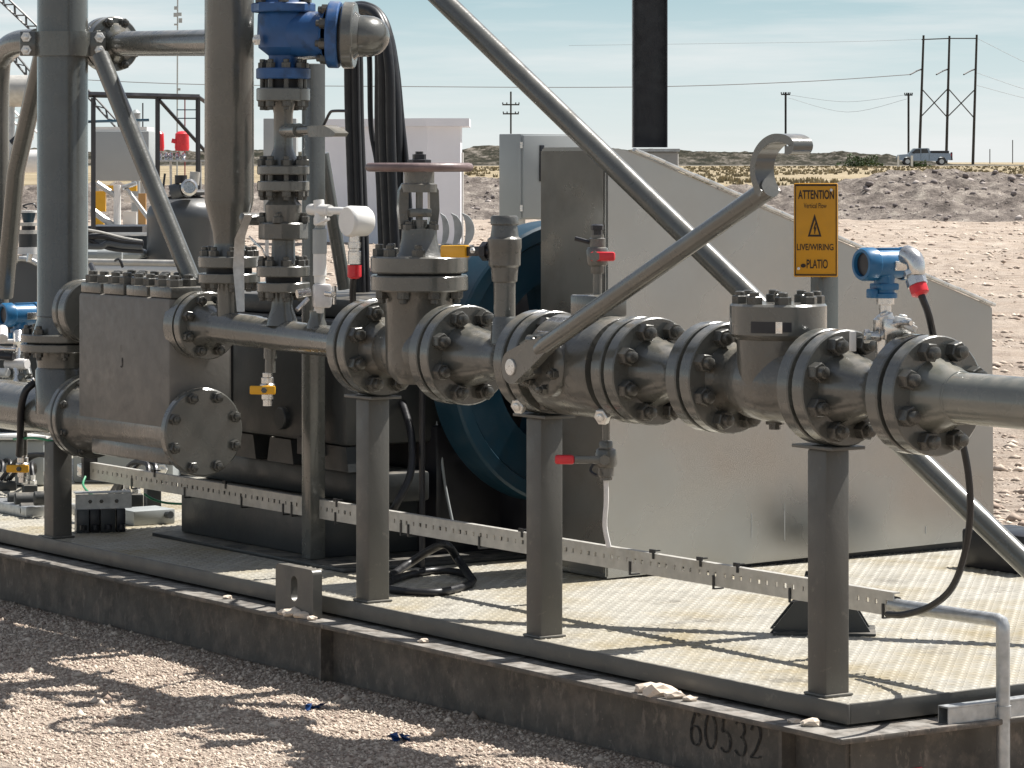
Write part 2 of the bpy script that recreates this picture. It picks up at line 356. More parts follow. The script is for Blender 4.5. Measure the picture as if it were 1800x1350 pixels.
def ground_z(X, Y):
    near = 1 - smooth(30, 60, Y)
    return TZ(Y) + np.where(Y > 13.5, ruts(X, Y), 0) * (1 - smooth(86, 95, Y)) + (V1.fbm(X * 2.3, Y * 2.3, 4) - .5) * .035 * (0.35 + 0.65 * smooth(12.5, 15, Y)) + (V1.fbm(X * 1.1 + 40, Y * .8, 5, .6) - .5) * .16 * smooth(13, 22, Y) * (1 - smooth(92, 99, Y))
setting('ground', grid_mesh('ground', xs, ys, ground_z, GROUNDM))

# loose gravel in front of the skid: real pebbles, joined
def pebbles(n, smin, smax, tmin, tmax, rmin, rmax, seed):
    r = np.random.RandomState(seed); bv = np.array([(1, 0, 0), (-1, 0, 0), (0, 1, 0), (0, -1, 0), (0, 0, 1), (0, 0, -1)], float) * 1.15; bf = np.array([(0, 2, 4), (2, 1, 4), (1, 3, 4), (3, 0, 4), (2, 0, 5), (1, 2, 5), (3, 1, 5), (0, 3, 5)])
    s = r.uniform(smin, smax, n); t = r.uniform(tmin, tmax, n); rad = rmin + (rmax - rmin) * r.rand(n) ** 3
    cx = C0.x - SA * s + CA * t; cy = C0.y + CA * s + SA * t
    cz = ground_z(cx, cy) + rad * r.uniform(-.45, .35, n)
    jit = bv[None] * (1 + r.uniform(-.38, .38, (n, len(bv), 1))); sc = np.stack([r.uniform(.8, 1.4, n), r.uniform(.7, 1.1, n), r.uniform(.5, .85, n)], 1)
    v = jit * sc[:, None] * rad[:, None, None]; a = r.uniform(0, 6.28, n); c, q = np.cos(a)[:, None], np.sin(a)[:, None]
    x = v[..., 0] * c - v[..., 1] * q; y = v[..., 0] * q + v[..., 1] * c
    v = np.stack([x + cx[:, None], y + cy[:, None], v[..., 2] + cz[:, None]], 2).reshape(-1, 3)
    f = (bf[None] + (np.arange(n) * len(bv))[:, None, None]).reshape(-1, 3); return v, f
def pebble_mat():
    m = bpy.data.materials.new('pebble_stone'); m.use_nodes = True; n, l = m.node_tree.nodes, m.node_tree.links; b = n['Principled BSDF']; b.inputs['Roughness'].default_value = .85
    g = n.new('ShaderNodeNewGeometry'); r = n.new('ShaderNodeValToRGB'); e = r.color_ramp.elements
    e[0].color = (.29, .215, .17, 1); e[1].color = (.70, .595, .485, 1); e[0].position = 0; e[1].position = 1
    x = r.color_ramp.elements.new(.5); x.color = (.47, .385, .31, 1)
    l.new(g.outputs['Random Per Island'], r.inputs[0]); l.new(r.outputs[0], b.inputs['Base Color']); return m
PEBM = pebble_mat()
v, f = pebbles(150000, -.4, 5.6, -1.35, -.02, .0022, .0075, 5); setting('gravel', np_mesh('gravel', v, f, PEBM), 'stuff')
v, f = pebbles(700, -.4, 5.6, -1.3, -.02, .009, .019, 6); setting('coarse_gravel', np_mesh('coarse_gravel', v, f, PEBM), 'stuff')

# rocky berm of pushed-up caliche
def rock_mat(name, c0, c1, c2, sc):
    m = bpy.data.materials.new(name); m.use_nodes = True; n, l = m.node_tree.nodes, m.node_tree.links; b = n['Principled BSDF']; b.inputs['Roughness'].default_value = .95; b.inputs['Specular IOR Level'].default_value = .1
    tc = n.new('ShaderNodeTexCoord'); mpg = n.new('ShaderNodeMapping'); mpg.inputs['Scale'].default_value = (1, .5, 2.0); l.new(tc.outputs['Object'], mpg.inputs['Vector'])
    z = n.new('ShaderNodeTexNoise'); z.inputs['Scale'].default_value = sc; z.inputs['Detail'].default_value = 9; z.inputs['Roughness'].default_value = .75; l.new(mpg.outputs[0], z.inputs['Vector'])
    r = n.new('ShaderNodeValToRGB'); e = r.color_ramp.elements; e[0].position = .38; e[1].position = .70; e[0].color = c0 + (1,); e[1].color = c2 + (1,); x = e.new(.5); x.color = c1 + (1,)
    l.new(z.outputs['Fac'], r.inputs[0]); l.new(r.outputs[0], b.inputs['Base Color'])
    bp = n.new('ShaderNodeBump'); bp.inputs['Strength'].default_value = 1; bp.inputs['Distance'].default_value = .25; l.new(z.outputs['Fac'], bp.inputs['Height']); l.new(bp.outputs[0], b.inputs['Normal']); return m
BERMM = rock_mat('broken_caliche', (.125, .106, .095), (.235, .202, .178), (.50, .445, .385), 1.7)
RIDGEM = rock_mat('scrub_spoil', (.014, .016, .010), (.040, .037, .026), (.26, .23, .20), .7)
def berm_z(X, Y):
    px = X / 90 * FPX + 900
    top = np.interp(px, [300, 815, 880, 1120, 1300, 1480, 1560, 1640, 1700, 1760, 1830, 2100], [.75, .98, .95, .78, .72, .72, .92, 1.24, 1.10, 1.12, 1.0, .95])
    foot = np.interp(px, [300, 1480, 1620, 1830], [86.5, 87, 84, 83])
    u = np.clip((Y - foot) / (95 - foot), 0, 1); prof = u ** .8
    n = V1.fbm(X * .9, Y * .9, 5, .62) - .5; n2 = V1.fbm(X * 3.1 + 9, Y * 3.1, 3, .6) - .5
    return -.05 + top * prof + (n * .75 + n2 * .34) * prof ** .5 * (1 - .5 * np.clip((Y - 95) / 5, 0, 1))
setting('dirt_berm', grid_mesh('dirt_berm', np.linspace(-24, 26, 420), np.linspace(82.5, 101, 110), berm_z, BERMM))
def ridge_z(X, Y):
    px = X / 400 * FPX + 900
    top = np.interp(px, [-400, 700, 815, 850, 880, 1120, 1160, 1250, 1400, 1570, 1620, 1680, 1800, 2300], [2.4, 2.5, 2.7, 2.95, 3.0, 2.6, 2.55, 2.35, 2.3, 2.1, 1.5, 1.12, 1.05, 1.0])
    u = np.clip((Y - 388) / 14, 0, 1); n = V1.fbm(X * .22, Y * .3 + 50, 5, .65) - .5
    return 1.0 + (top - 1.0 + .1) * u + n * 2.0 * u * np.clip(top - 1.0, .05, 1)
setting('spoil_ridge', grid_mesh('spoil_ridge', np.linspace(-90, 110, 520), np.linspace(386, 425, 40), ridge_z, RIDGEM))
# boulders lying on the berm, joined
def boulders(n, seed):
    r = np.random.RandomState(seed); bm = bmesh.new(); bmesh.ops.create_icosphere(bm, subdivisions=1, radius=1); bv = np.array([v.co[:] for v in bm.verts]); bf = np.array([[v.index for v in f.verts] for f in bm.faces]); bm.free()
    X = r.uniform(-5, 16, n); Y = r.uniform(83.5, 97, n); rad = .02 + .085 * r.rand(n) ** 4; Z = berm_z(X, Y); k = Z > .02 if False else (Z > -.04); X, Y, Z, rad = X[k], Y[k], Z[k], rad[k]; n = len(X)
    v = bv[None] * (1 + r.uniform(-.35, .35, (n, len(bv), 1))) * rad[:, None, None] * np.array([1.2, 1, .8]) + np.stack([X, Y, Z + rad * .3], 1)[:, None]
    return v.reshape(-1, 3), (bf[None] + (np.arange(n) * len(bv))[:, None, None]).reshape(-1, 3)
BOULD = pebble_mat(); BOULD.name = 'berm_stone'
for e_, c_ in zip(BOULD.node_tree.nodes['Color Ramp'].color_ramp.elements, ((.15, .125, .118, 1), (.27, .23, .212, 1), (.52, .46, .42, 1))): e_.color = c_
BOULD.node_tree.nodes['Color Ramp'].color_ramp.elements[1].position = .8
v, f = boulders(1400, 21); setting('berm_stones', np_mesh('berm_stones', v, f, BOULD), 'stuff')
# clods and stones strewn over the pad behind the skid, joined
def strewn(n, seed):
    r = np.random.RandomState(seed); bv = np.array([(1, 0, 0), (-1, 0, 0), (0, 1, 0), (0, -1, 0), (0, 0, 1), (0, 0, -1)], float) * 1.1; bf = np.array([(0, 2, 4), (2, 1, 4), (1, 3, 4), (3, 0, 4), (2, 0, 5), (1, 2, 5), (3, 1, 5), (0, 3, 5)])
    Y = np.exp(r.uniform(np.log(13.5), np.log(84), n)); X = (r.uniform(-100, 1950, n) - 900) / FPX * Y; k = V1.fbm(X * .7 + 3, Y * .5, 4) > .44; X, Y = X[k], Y[k]; n = len(X); rad = (.005 + .022 * r.rand(n) ** 6) * (1 + Y / 60)
    v = bv[None] * (1 + r.uniform(-.35, .35, (n, 6, 1))) * rad[:, None, None] * np.array([1.3, 1, .65]) + np.stack([X, Y, ground_z(X, Y) + rad * .15], 1)[:, None]
    return v.reshape(-1, 3), (bf[None] + (np.arange(n) * 6)[:, None, None]).reshape(-1, 3)
v, f = strewn(30000, 31); setting('strewn_stones', np_mesh('strewn_stones', v, f, PEBM), 'stuff')
ROADM = make_mat('chalky_road', (.34, .31, .27), .9, 0, .15, .4)
setting('road', grid_mesh('road', np.linspace(-200, 200, 80), np.linspace(366, 383, 5), lambda X, Y: TZ(Y) + .06, ROADM))
# dry grass, joined
def tufts(n, seed, y0, y1, hmin, hmax, px0=750, px1=1900):
    r = np.random.RandomState(seed); vv = []; ff = []
    Y = y0 + (y1 - y0) * r.rand(n) ** 1.2; X = (r.uniform(px0, px1, n) - 900) / FPX * Y
    keep = V1.fbm(X * .12, Y * .05, 3) > .40
    for x, y in zip(X[keep], Y[keep]):
        z = float(TZ(y)); h = r.uniform(hmin, hmax)
        for k in range(6):
            a = r.uniform(0, 6.28); w = h * .5; dx, dy = r.uniform(-.5, .5) * h * 1.5, r.uniform(-.5, .5) * h * 1.5
            bx, by = x + dx * .5, y + dy * .5; i = len(vv)
            vv += [(bx - w * math.cos(a), by - w * math.sin(a), z - .02), (bx + w * math.cos(a), by + w * math.sin(a), z - .02), (bx + dx * .6, by + dy * .6, z + h)]
            ff.append((i, i + 1, i + 2))
    return np.array(vv), np.array(ff)
STRAW = make_mat('dry_straw', (.27, .225, .135), .85, 0, .35, .3)
v, f = tufts(3600, 11, 101, 340, .07, .20); setting('dry_grass', np_mesh('dry_grass', v, f, STRAW), 'stuff')
# green bushes by the road
LEAF = make_mat('mesquite_leaf', (.055, .085, .03), .7, 0, .4, 1.2)
def bush(cx, cy, rx, rz, n, seed, label):
    r = np.random.RandomState(seed); z0 = float(TZ(cy)); vv = []; ff = []
    for k in range(n):
        d = r.normal(size=3); d /= np.linalg.norm(d); q = r.rand() ** .45; lump = 1 + .35 * math.sin(3.1 * d[0] * 2 + seed) * math.cos(4 * d[2])
        p = np.array([cx + d[0] * rx * q * lump, cy + d[1] * rx * .7 * q, z0 + abs(d[2]) * rz * q * lump]); s = r.uniform(.08, .2)
        a = r.normal(size=3); a /= np.linalg.norm(a); b2 = np.cross(a, r.normal(size=3)); b2 /= np.linalg.norm(b2); i = len(vv)
        vv += [p - a * s, p + b2 * s * .6, p + a * s, p - b2 * s * .6]; ff.append((i, i + 1, i + 2, i + 3))
    T = Thing('bush', (cx, cy, z0), label, 'bush', 'green bushes by the road')
    me = np_mesh('foliage', np.array(vv) - np.array([cx, cy, z0]), np.array(ff), LEAF); T.part('foliage', me)
    st = MB()
    for k in range(4): st.tube([Vector((cx, cy, z0 - .05)), Vector((cx + (k - 1.5) * rx * .25, cy, z0 + rz * .6))], .03, 5)
    T.part('stem', st, WOOD)
bush((1512 - 900) / FPX * 330, 330, 2.0, 1.15, 700, 1, 'broad green bush left of the pickup truck by the road')
bush((1616 - 900) / FPX * 320, 320, .95, .55, 260, 2, 'small green bush below the pickup truck')

# ------------------------------------------------------------------ skid base
SK = Thing('equipment_skid', W(0, 0, 0), 'long steel skid base with tread plate deck and number 60532 on its side beam', 'skid')
SLEN, TDEP = 10.5, 2.72
for a_, b_ in zip((.011, 1.32, 2.84, 4.36, 5.88), (1.317, 2.837, 4.357, 5.877, SLEN)):
    mb = MB(); mb.box2(a_, b_, .011, TDEP, DECK - .012, DECK); SK.part('deck_plate', mb, DECKM)
mb = MB(); mb.box2(.02, SLEN, .02, TDEP - .01, DECK - .02, DECK - .0125); SK.part('deck_backing', mb, CRANK)
# raised tread lugs of the deck, joined
def treads():
    p = .029; ns, nt = int(5.6 / p), int(TDEP / p) - 1; I, J = np.meshgrid(np.arange(ns), np.arange(nt)); I = I.ravel(); J = J.ravel()
    s = .03 + I * p; t = .03 + J * p; a = np.where((I + J) % 2 == 0, 1, -1) * math.pi / 4
    L, w, h = .0125, .0044, .0027
    loc = np.array([(-L, 0, 0), (0, w, 0), (L, 0, 0), (0, -w, 0), (-L * .45, 0, h), (L * .45, 0, h)]); ca, sa_ = np.cos(a)[:, None], np.sin(a)[:, None]
    ls = s[:, None] + loc[None, :, 0] * ca - loc[None, :, 1] * sa_; lt = t[:, None] + loc[None, :, 0] * sa_ + loc[None, :, 1] * ca
    lz = np.broadcast_to(DECK + loc[None, :, 2], ls.shape)
    x = -SA * ls + CA * lt; y = CA * ls + SA * lt; v = np.stack([x, y, lz], 2).reshape(-1, 3)
    bf = np.array([(0, 4, 1), (1, 4, 5), (1, 5, 2), (2, 5, 3), (3, 5, 4), (3, 4, 0)])
    return np_mesh('tread_lugs', v, (bf[None] + (np.arange(len(s)) * 6)[:, None, None]).reshape(-1, 3), DECKM)
SK.part('tread_lugs', treads(), kind='stuff')
mb = MB(); mb.box2(0, SLEN, 0, .010, .193, DECK + .002, .002); SK.part('toe_plate', mb, TOEM)
mb = MB(); mb.box2(0, .010, .0105, TDEP, .193, DECK + .002, .002); SK.part('toe_plate', mb, TOEM)
mb = MB(); mb.box2(-.100, SLEN, -.100, .10, .170, .184, .003); SK.part('beam_flange', mb, BEAMM)
mb = MB(); mb.box2(-.100, .10, .1005, TDEP + .1, .170, .184, .003); SK.part('beam_flange', mb, BEAMM)
mb = MB(); mb.box2(.0, SLEN, -.005, .005, -.03, .170); SK.part('beam_web', mb, BEAMM)
mb = MB(); mb.box2(-.005, .005, .0055, TDEP + .1, -.03, .1695); SK.part('beam_web', mb, BEAMM)
for px in (560, 1369):
    s = s_of(px, -.05); mb = MB(); mb.box2(s - .006, s + .006, -.046, -.0055, -.02, .1695); SK.part('stiffener', mb, BEAMM)
# lifting lug with its eye
s0, s1 = s_of(487, -.07), s_of(553, -.07); sc_, zc = (s0 + s1) / 2, .262
def lug():
    mb = MB(); bm = mb.bm; hw, zb, zt, c = (s0 - s1) / 2, .186, .325, .016; out = []
    def arc(cx, cz, r, a0, a1, n): return [(cx + r * math.cos(a0 + (a1 - a0) * i / n), cz + r * math.sin(a0 + (a1 - a0) * i / n)) for i in range(n + 1)]
    o = arc(hw - c, zt - c, c, 0, math.pi / 2, 5) + arc(-hw + c, zt - c, c, math.pi / 2, math.pi, 5) + [(-hw, zb), (hw, zb)]
    h = [(.019 * math.cos(a), .017 * (1 if math.sin(a) > 0 else -1) + .019 * math.sin(a)) for a in [2 * math.pi * (i + .5) / 24 for i in range(24)]]
    for t in (-.075, -.045):
        oo = [bm.verts.new(W(sc_ + x, t, z)) for x, z in o]; hh = [bm.verts.new(W(sc_ + x, t, zc + z)) for x, z in h]
        es = [bm.edges.new((oo[i], oo[(i + 1) % len(oo)])) for i in range(len(oo))] + [bm.edges.new((hh[i], hh[(i + 1) % 24])) for i in range(24)]
        bmesh.ops.triangle_fill(bm, edges=es, use_beauty=True)
        out.append((oo, hh))
    for q in (0, 1):
        A, B = out[0][q], out[1][q]
        for i in range(len(A)): mb.face([A[i], A[(i + 1) % len(A)], B[(i + 1) % len(A)], B[i]])
    return mb
SK.part('lifting_lug', lug(), TOEM)
# stencilled number, brush strokes a hair proud of the web
def E(cx, cy, rx, ry, a0, a1, n=18): return [(cx + rx * math.cos(math.radians(a0 + (a1 - a0) * i / n)), cy + ry * math.sin(math.radians(a0 + (a1 - a0) * i / n))) for i in range(n + 1)]
GLY = {'6': [[(.47, .86)] + E(.33, .80, .13, .20, 50, 110, 6) + [(.12, .62), (.07, .34)] + E(.30, .28, .23, .28, 170, 520, 26)],
       '0': [E(.30, .5, .25, .5, 90, 450, 30)],
       '5': [[(.50, .99), (.20, 1.0)], [(.20, 1.0), (.14, .56)], E(.28, .30, .24, .30, 120, -140, 24)],
       '3': [E(.27, .76, .20, .23, 150, -80, 16), E(.27, .27, .25, .27, 85, -150, 20)],
       '2': [E(.29, .74, .21, .26, 165, -35, 16) + [(.30, .28), (.06, .03)], [(.04, .02), (.40, .05), (.52, .12)]],
       'J': [[(.45, 1), (.45, .25)] + E(.25, .22, .20, .22, 0, -150, 10)], 'C': [E(.3, .5, .26, .45, 60, 300, 16)]}
def strokes(txt, place, h, w, adv=.66):               # place(x, z) -> world point
    mb = MB(); bm = mb.bm
    for k, ch in enumerate(txt):
        for line in GLY[ch]:
            pts = [Vector(p) for p in line]; rows = []
            for i, p in enumerate(pts):
                d = (pts[min(i + 1, len(pts) - 1)] - pts[max(i - 1, 0)]).normalized(); nn = Vector((-d.y, d.x)); ww = w * (.45 + .75 * abs(d.y))
                rows.append([bm.verts.new(place((p.x + nn.x * ww * q + k * adv) * h, (p.y + nn.y * ww * q) * h)) for q in (-1, 1)])
            for i in range(len(rows) - 1): mb.face([rows[i][0], rows[i + 1][0], rows[i + 1][1], rows[i][1]])
    return mb
sn = s_of(1213, -.005)
SK.part('stencil_number', strokes('60532', lambda x, z: W(sn - x * 1.02, -.008, .066 + z), .083, .038, .70), STENCIL, sharp=None)
# rust-red tag on the near end
mb = MB(); sx = (.14); mb.box2(-.0085, -.006, .19, .22, .05, .075); SK.part('red_mark', mb, RED)
# clods lying on the beam ledge
CL = ['leftmost pale dirt clod on the ledge under the lifting lug', 'largest pale dirt clod on the ledge under the lifting lug', 'middle sized dirt clod right of the largest one under the lifting lug', 'small dirt clod at the right corner of the lifting lug',
      'leftmost clod of the dirt heap on the ledge right of middle', 'largest clod of the dirt heap on the ledge right of middle', 'third clod from the left in the dirt heap on the ledge', 'small clod at the right end of the dirt heap on the ledge',
      'tiny clod on the ledge left of the deck corner', 'lone pale clod on the ledge nearest the deck corner', 'lone small clod on the ledge between lifting lug and dirt heap', 'lone small clod on the ledge left of the lifting lug']
for i, (px, t, r) in enumerate([(500, -.085, .017), (517, -.08, .026), (535, -.078, .021), (548, -.082, .013), (1140, -.06, .024), (1160, -.07, .030), (1185, -.066, .019), (1213, -.06, .014), (1395, -.05, .012), (1425, -.045, .018), (745, -.06, .012), (400, -.05, .011)]):
    bm = bmesh.new(); bmesh.ops.create_icosphere(bm, subdivisions=2, radius=r); c = W(s_of(px, t), t, .184 + r * .4)
    for vv in bm.verts: vv.co *= rnd.uniform(.75, 1.2); vv.co.z *= .6; vv.co.x *= 1.4; vv.co += c
    m_ = MB(); m_.bm = bm
    single('clod', m_, PEBM, CL[i], 'clod', c, 'dirt clods on the beam ledge', sharp=None)
# blue scraps on the gravel
for px, py, lab in ((556, 1248, 'crumpled blue scrap on the gravel below the lifting lug'), (702, 1303, 'larger crumpled blue scrap on the gravel near the picture bottom')):
    Y = EYE * FPX / (py - HYP); c = D(px, py, Y); mb = MB()
    for k in range(7):
        q = Vector((rnd.uniform(-.022, .022), rnd.uniform(-.02, .02), rnd.uniform(.006, .016))); a = Vector((rnd.uniform(-1, 1), rnd.uniform(-1, 1), rnd.uniform(-.4, .4))).normalized() * .014
        b2 = a.cross(Vector((rnd.uniform(-.5, .5), .2, 1))).normalized() * .009; mb.face([mb.bm.verts.new(c + q + e) for e in (-a - b2, a - b2, a * .8 + b2, -a + b2 * 1.2)])
    single('plastic_scrap', mb, make_mat('blue_plastic', (.02, .07, .22), .5), lab, 'scrap', c, sharp=None)
# ------------------------------------------------------------------ flanged pipe run
def bolt_mesh(name, rn=.0205, hn=.023, rs=.0125, hs=.037, mat=None):
    mb = MB(); o = Vector((0, 0, 0)); z = ZX
    mb.lathe(o, z, [(rn * .97, 0), (rn, .003), (rn, hn - .003), (rn * .86, hn), (rs, hn), (rs, hs - .002), (rs - .003, hs), (0, hs)], 6) if False else None
    mb.lathe(o, z, [(rn, 0), (rn, hn - .002), (rn * .88, hn), (0, hn)], 6)
    mb.lathe(o, z, [(rs, hn - .001), (rs, hs - .002), (rs - .003, hs), (0, hs)], 12)
    return mb.mesh(name, mat or BOLTM)
BOLT = bolt_mesh('bolt'); CAPBOLT = bolt_mesh('cap_bolt', .021, .020, .0125, .031)
HEADB = bolt_mesh('bolt_head', .02, .013, .008, .016); ZBOLT = bolt_mesh('zinc_bolt', .019, .014, .010, .020, ZINC)
def ring(d, R, n, off=0.0):
    d = d.normalized(); a = ZX if abs(d.z) < .9 else UX
    a = (a - d * a.dot(d)).normalized(); b = d.cross(a)
    return [a * math.cos(2 * math.pi * (k + off) / n) * R + b * math.sin(2 * math.pi * (k + off) / n) * R for k in range(n)]
def bolts(T, par, c, d, R, n, off=.5, scale=1.0, me=None, skip=(), name='bolt'):
    for k, r in enumerate(ring(d, R, n, off)):
        if k in skip: continue
        T.inst(name, me or BOLT, c + r, d, scale, par, rnd.uniform(0, 1.0))
def A(s, dz=0.0): return W(s, TP, ZP + dz)
FT, FG, FR = .0410, .015, .1365                          # flange thickness, gap, radius
sF = {k: s_of(px, TP) for k, px in dict(A=676, B=825, C=978, D=1154, E=1289, F=1490, G=1650).items()}
dU, dD = UX, -UX                                        # towards the viewer's right, and away
def near_flange(T, k, par=None):                        # the disc of a pair that shows its face and nuts
    f = T.part('flange', MB().disc(A(sF[k] + FT), dU, FR, FT), PAINT, par)
    bolts(T, f, A(sF[k]), dU, .108, 8, .5, 1.14); return f
def far_flange(T, k):
    f = T.part('flange', MB().disc(A(sF[k] + 2 * FT + FG), dU, FR, FT), PAINT)
    g = T.part('gasket', MB().disc(A(sF[k] + FT + FG + .0005), dU, .080, FG - .001, .0005), GASKET, f); return f
def hub(mb, s, d, L=.065): mb.lathe(A(s), d, [(.086, -.002), (.082, .012), (.060, L), (.0575, L + .012)], 40); return mb

# pump discharge header, from the pump block to the first valve
HZ = .985
T = Thing('discharge_header', A(s_of(500, TP)), 'slim horizontal discharge pipe from pump block to first flanged valve', 'pipe')
sH = s_of(367, TP); HA = W(sH, TP, HZ); HB = A(sF['A'] + 2 * FT + FG)
mb = MB(); d = (HB - HA).normalized(); L = (HB - HA).length
mb.lathe(HA, d, [(.076, 0), (.072, .012), (.052, .06), (.049, .075), (.049, .30), (.046, .315), (.046, L - .085), (.049, L - .075), (.080, L - .01), (.084, L)], 40); T.part('pipe', mb, PAINT)
far_flange(T, 'A')
f = T.part('flange', MB().disc(HA + UX * -.036, dU, .105, .036), PAINT); bolts(T, f, HA, dU, .083, 8, .5, .82)
sT = s_of(400, TP); zh = lambda s: HA.z + (HB.z - HA.z) * (sH - s) / (sH - sF['A'] - .1)
mb = MB(); mb.cyl(W(sT, TP, zh(sT)), W(sT, TP, z_of(497, sT, TP)), .033); T.part('branch', mb, PAINT)
sR = s_of(496, TP); mb = MB(); mb.lathe(W(sR, TP, zh(sR) + .03), ZX, [(.048, 0), (.044, .02), (.033, .05), (.031, .07), (.031, z_of(512, sR, TP) - zh(sR) - .03)], 28); T.part('branch', mb, PAINT)
sW = s_of(557, TP); mb = MB(); mb.lathe(W(sW, TP, zh(sW) + .03), ZX, [(.032, 0), (.028, .02), (.022, .035), (.022, .055), (0, .055)], 20); T.part('branch', mb, PAINT)
sY = s_of(475, TP); zb = z_of(612, sY, TP); mb = MB(); mb.cyl(W(sY, TP, zb + .02), W(sY, TP, z_of(630, sY, TP)), .020, n=16); mb.cyl(W(sY, TP, z_of(630, sY, TP)), W(sY, TP, z_of(655, sY, TP)), .016, n=16); T.part('drain_nipple', mb, PAINT)
# small drain valve with its yellow lever
def yellow_drain(px, py, t, label, orient=None):
    s = s_of(px, t); c = W(s, t, z_of(py, s, t)); T = Thing('drain_valve', c, label, 'valve', 'small drain valves with yellow levers')
    mb = MB(); mb.lathe(c + ZX * .048, -ZX, [(0, 0), (.015, 0), (.015, .012), (.019, .014), (.019, .030), (.023, .034), (.023, .060), (.018, .064), (.018, .078), (.014, .080), (.014, .098), (.009, .098), (.009, .085), (0, .085)], 14); T.part('valve_body', mb, STEEL)
    v = (UX * .75 - VX * .65).normalized(); h = Vector((v.y, -v.x, 0)) if False else (UX * .65 + VX * .75).normalized()
    mb = MB(); mb.cyl(c + v * .018, c + v * .040, .008, n=10); T.part('stem', mb, STEEL)
    mb = MB(); mb.box(c + v * .044 + h * -.006, (.078, .010, .026), (h, v, ZX), .004); T.part('lever', mb, YELLOW)
    T.inst('stem_nut', HEADB, c + v * .049, v, .45); return T
yellow_drain(470, 684, TP, 'yellow lever drain valve hanging under the slim discharge pipe')

# gate valve
T = Thing('gate_valve', A(s_of(736, TP)), 'taupe gate valve with flat handwheel and bolted bonnet', 'valve')
near_flange(T, 'A'); far_flange(T, 'B')
sc = s_of(737, TP); mb = MB(); sA_, sB_ = sF['A'], sF['B'] + 2 * FT + FG
mb.lathe(A(sA_), dU, [(.088, -.001), (.084, .018), (.072, .045), (.084, .085), (.088, (sA_ - sB_) / 2), (.084, sA_ - sB_ - .085), (.072, sA_ - sB_ - .045), (.084, sA_ - sB_ - .018), (.088, sA_ - sB_ + .001)], 44)
zn = z_of(511, sc, TP); mb.lathe(W(sc, TP, ZP - .06), ZX, [(.06, -.03), (.088, .0), (.095, .04), (.096, zn - ZP + .06 - .02), (.106, zn - ZP + .06)], 40)
T.part('valve_body', mb, PAINT_CAST)
z0, z1, z2, z3 = z_of(511, sc, TP), z_of(483, sc, TP), z_of(479, sc, TP), z_of(450, sc, TP)
f = T.part('flange', MB().disc(W(sc, TP, z0), ZX, .1365, z1 - z0, .004), PAINT); bolts(T, f, W(sc, TP, z0), -ZX, .112, 8, .25, .9)
T.part('gasket', MB().disc(W(sc, TP, z1 + .0005), ZX, .118, z2 - z1 - .001, .0005), GASKET, f)
bf = T.part('bonnet_flange', MB().disc(W(sc, TP, z2), ZX, .1365, z3 - z2, .004), PAINT); bolts(T, bf, W(sc, TP, z3), ZX, .112, 8, .25, .9)
zz = lambda py: z_of(py, sc, TP); vd = (VX * .8 - UX * .6)  # yoke spreads along the view's width
hx = Vector((.97, .24, 0)).normalized(); hy = Vector((-.24, .97, 0))
mb = MB(); o = W(sc, TP, z3)
mb.lathe(o, ZX, [(.070, -.002), (.058, .012), (.050, .05), (.049, zz(402) - z3), (.040, zz(402) - z3), (0, zz(402) - z3)], 28)
for sg in (-1, 1):
    mb.prism([o + hx * sg * a + ZX * b for a, b in ((.026, zz(403) - z3), (.052, zz(403) - z3), (.058, zz(370) - z3), (.056, zz(335) - z3), (.044, zz(322) - z3), (.022, zz(322) - z3), (.030, zz(336) - z3), (.031, zz(385) - z3))], hy * .034 if False else hy * .030)
T.part('bonnet_yoke', mb, PAINT_CAST)
mb = MB(); mb.lathe(W(sc, TP, zz(338)), ZX, [(.050, 0), (.050, .022), (.042, .026), (.042, zz(301) - zz(338)), (0, zz(301) - zz(338))], 24); T.part('yoke_hub', mb, PAINT_CAST)
mb = MB(); mb.cyl(W(sc, TP, zz(404)), W(sc, TP, zz(330)), .010, n=14); mb.box(W(sc, TP, zz(374)) + hy * -.01, (.062, .03, .024), (hx, hy, ZX), .004); mb.cyl(W(sc, TP, zz(404)), W(sc, TP, zz(386)), .022, n=16); T.part('stem', mb, STEEL if False else PAINT)
for sg in (-1, 1): T.inst('gland_bolt', CAPBOLT, W(sc, TP, zz(404)) + hx * .034 * sg - hy * .02, ZX, .8)
zw = zz(294); mb = MB(); mb.torus(W(sc, TP, zw), ZX, .139, .0125, 64, 12)
for k in range(4):
    e = ring(ZX, 1, 4, .3)[k]; mb.tube([W(sc, TP, zw) + e * .02, W(sc, TP, zw) + e * .08 - ZX * .004, W(sc, TP, zw) + e * .137], .009, 8)
mb.cyl(W(sc, TP, zw - .014), W(sc, TP, zw + .012), .032, n=20); T.part('handwheel', mb, WHEELM)
mb = MB(); mb.lathe(W(sc, TP, zw + .0125), ZX, [(.033, 0), (.033, .008), (.018, .010)], 6); mb.lathe(W(sc, TP, zw + .02), ZX, [(.019, 0), (.019, .016), (.011, .017), (.011, .024), (0, .024)], 8); T.part('wheel_nut', mb, BLACKP)

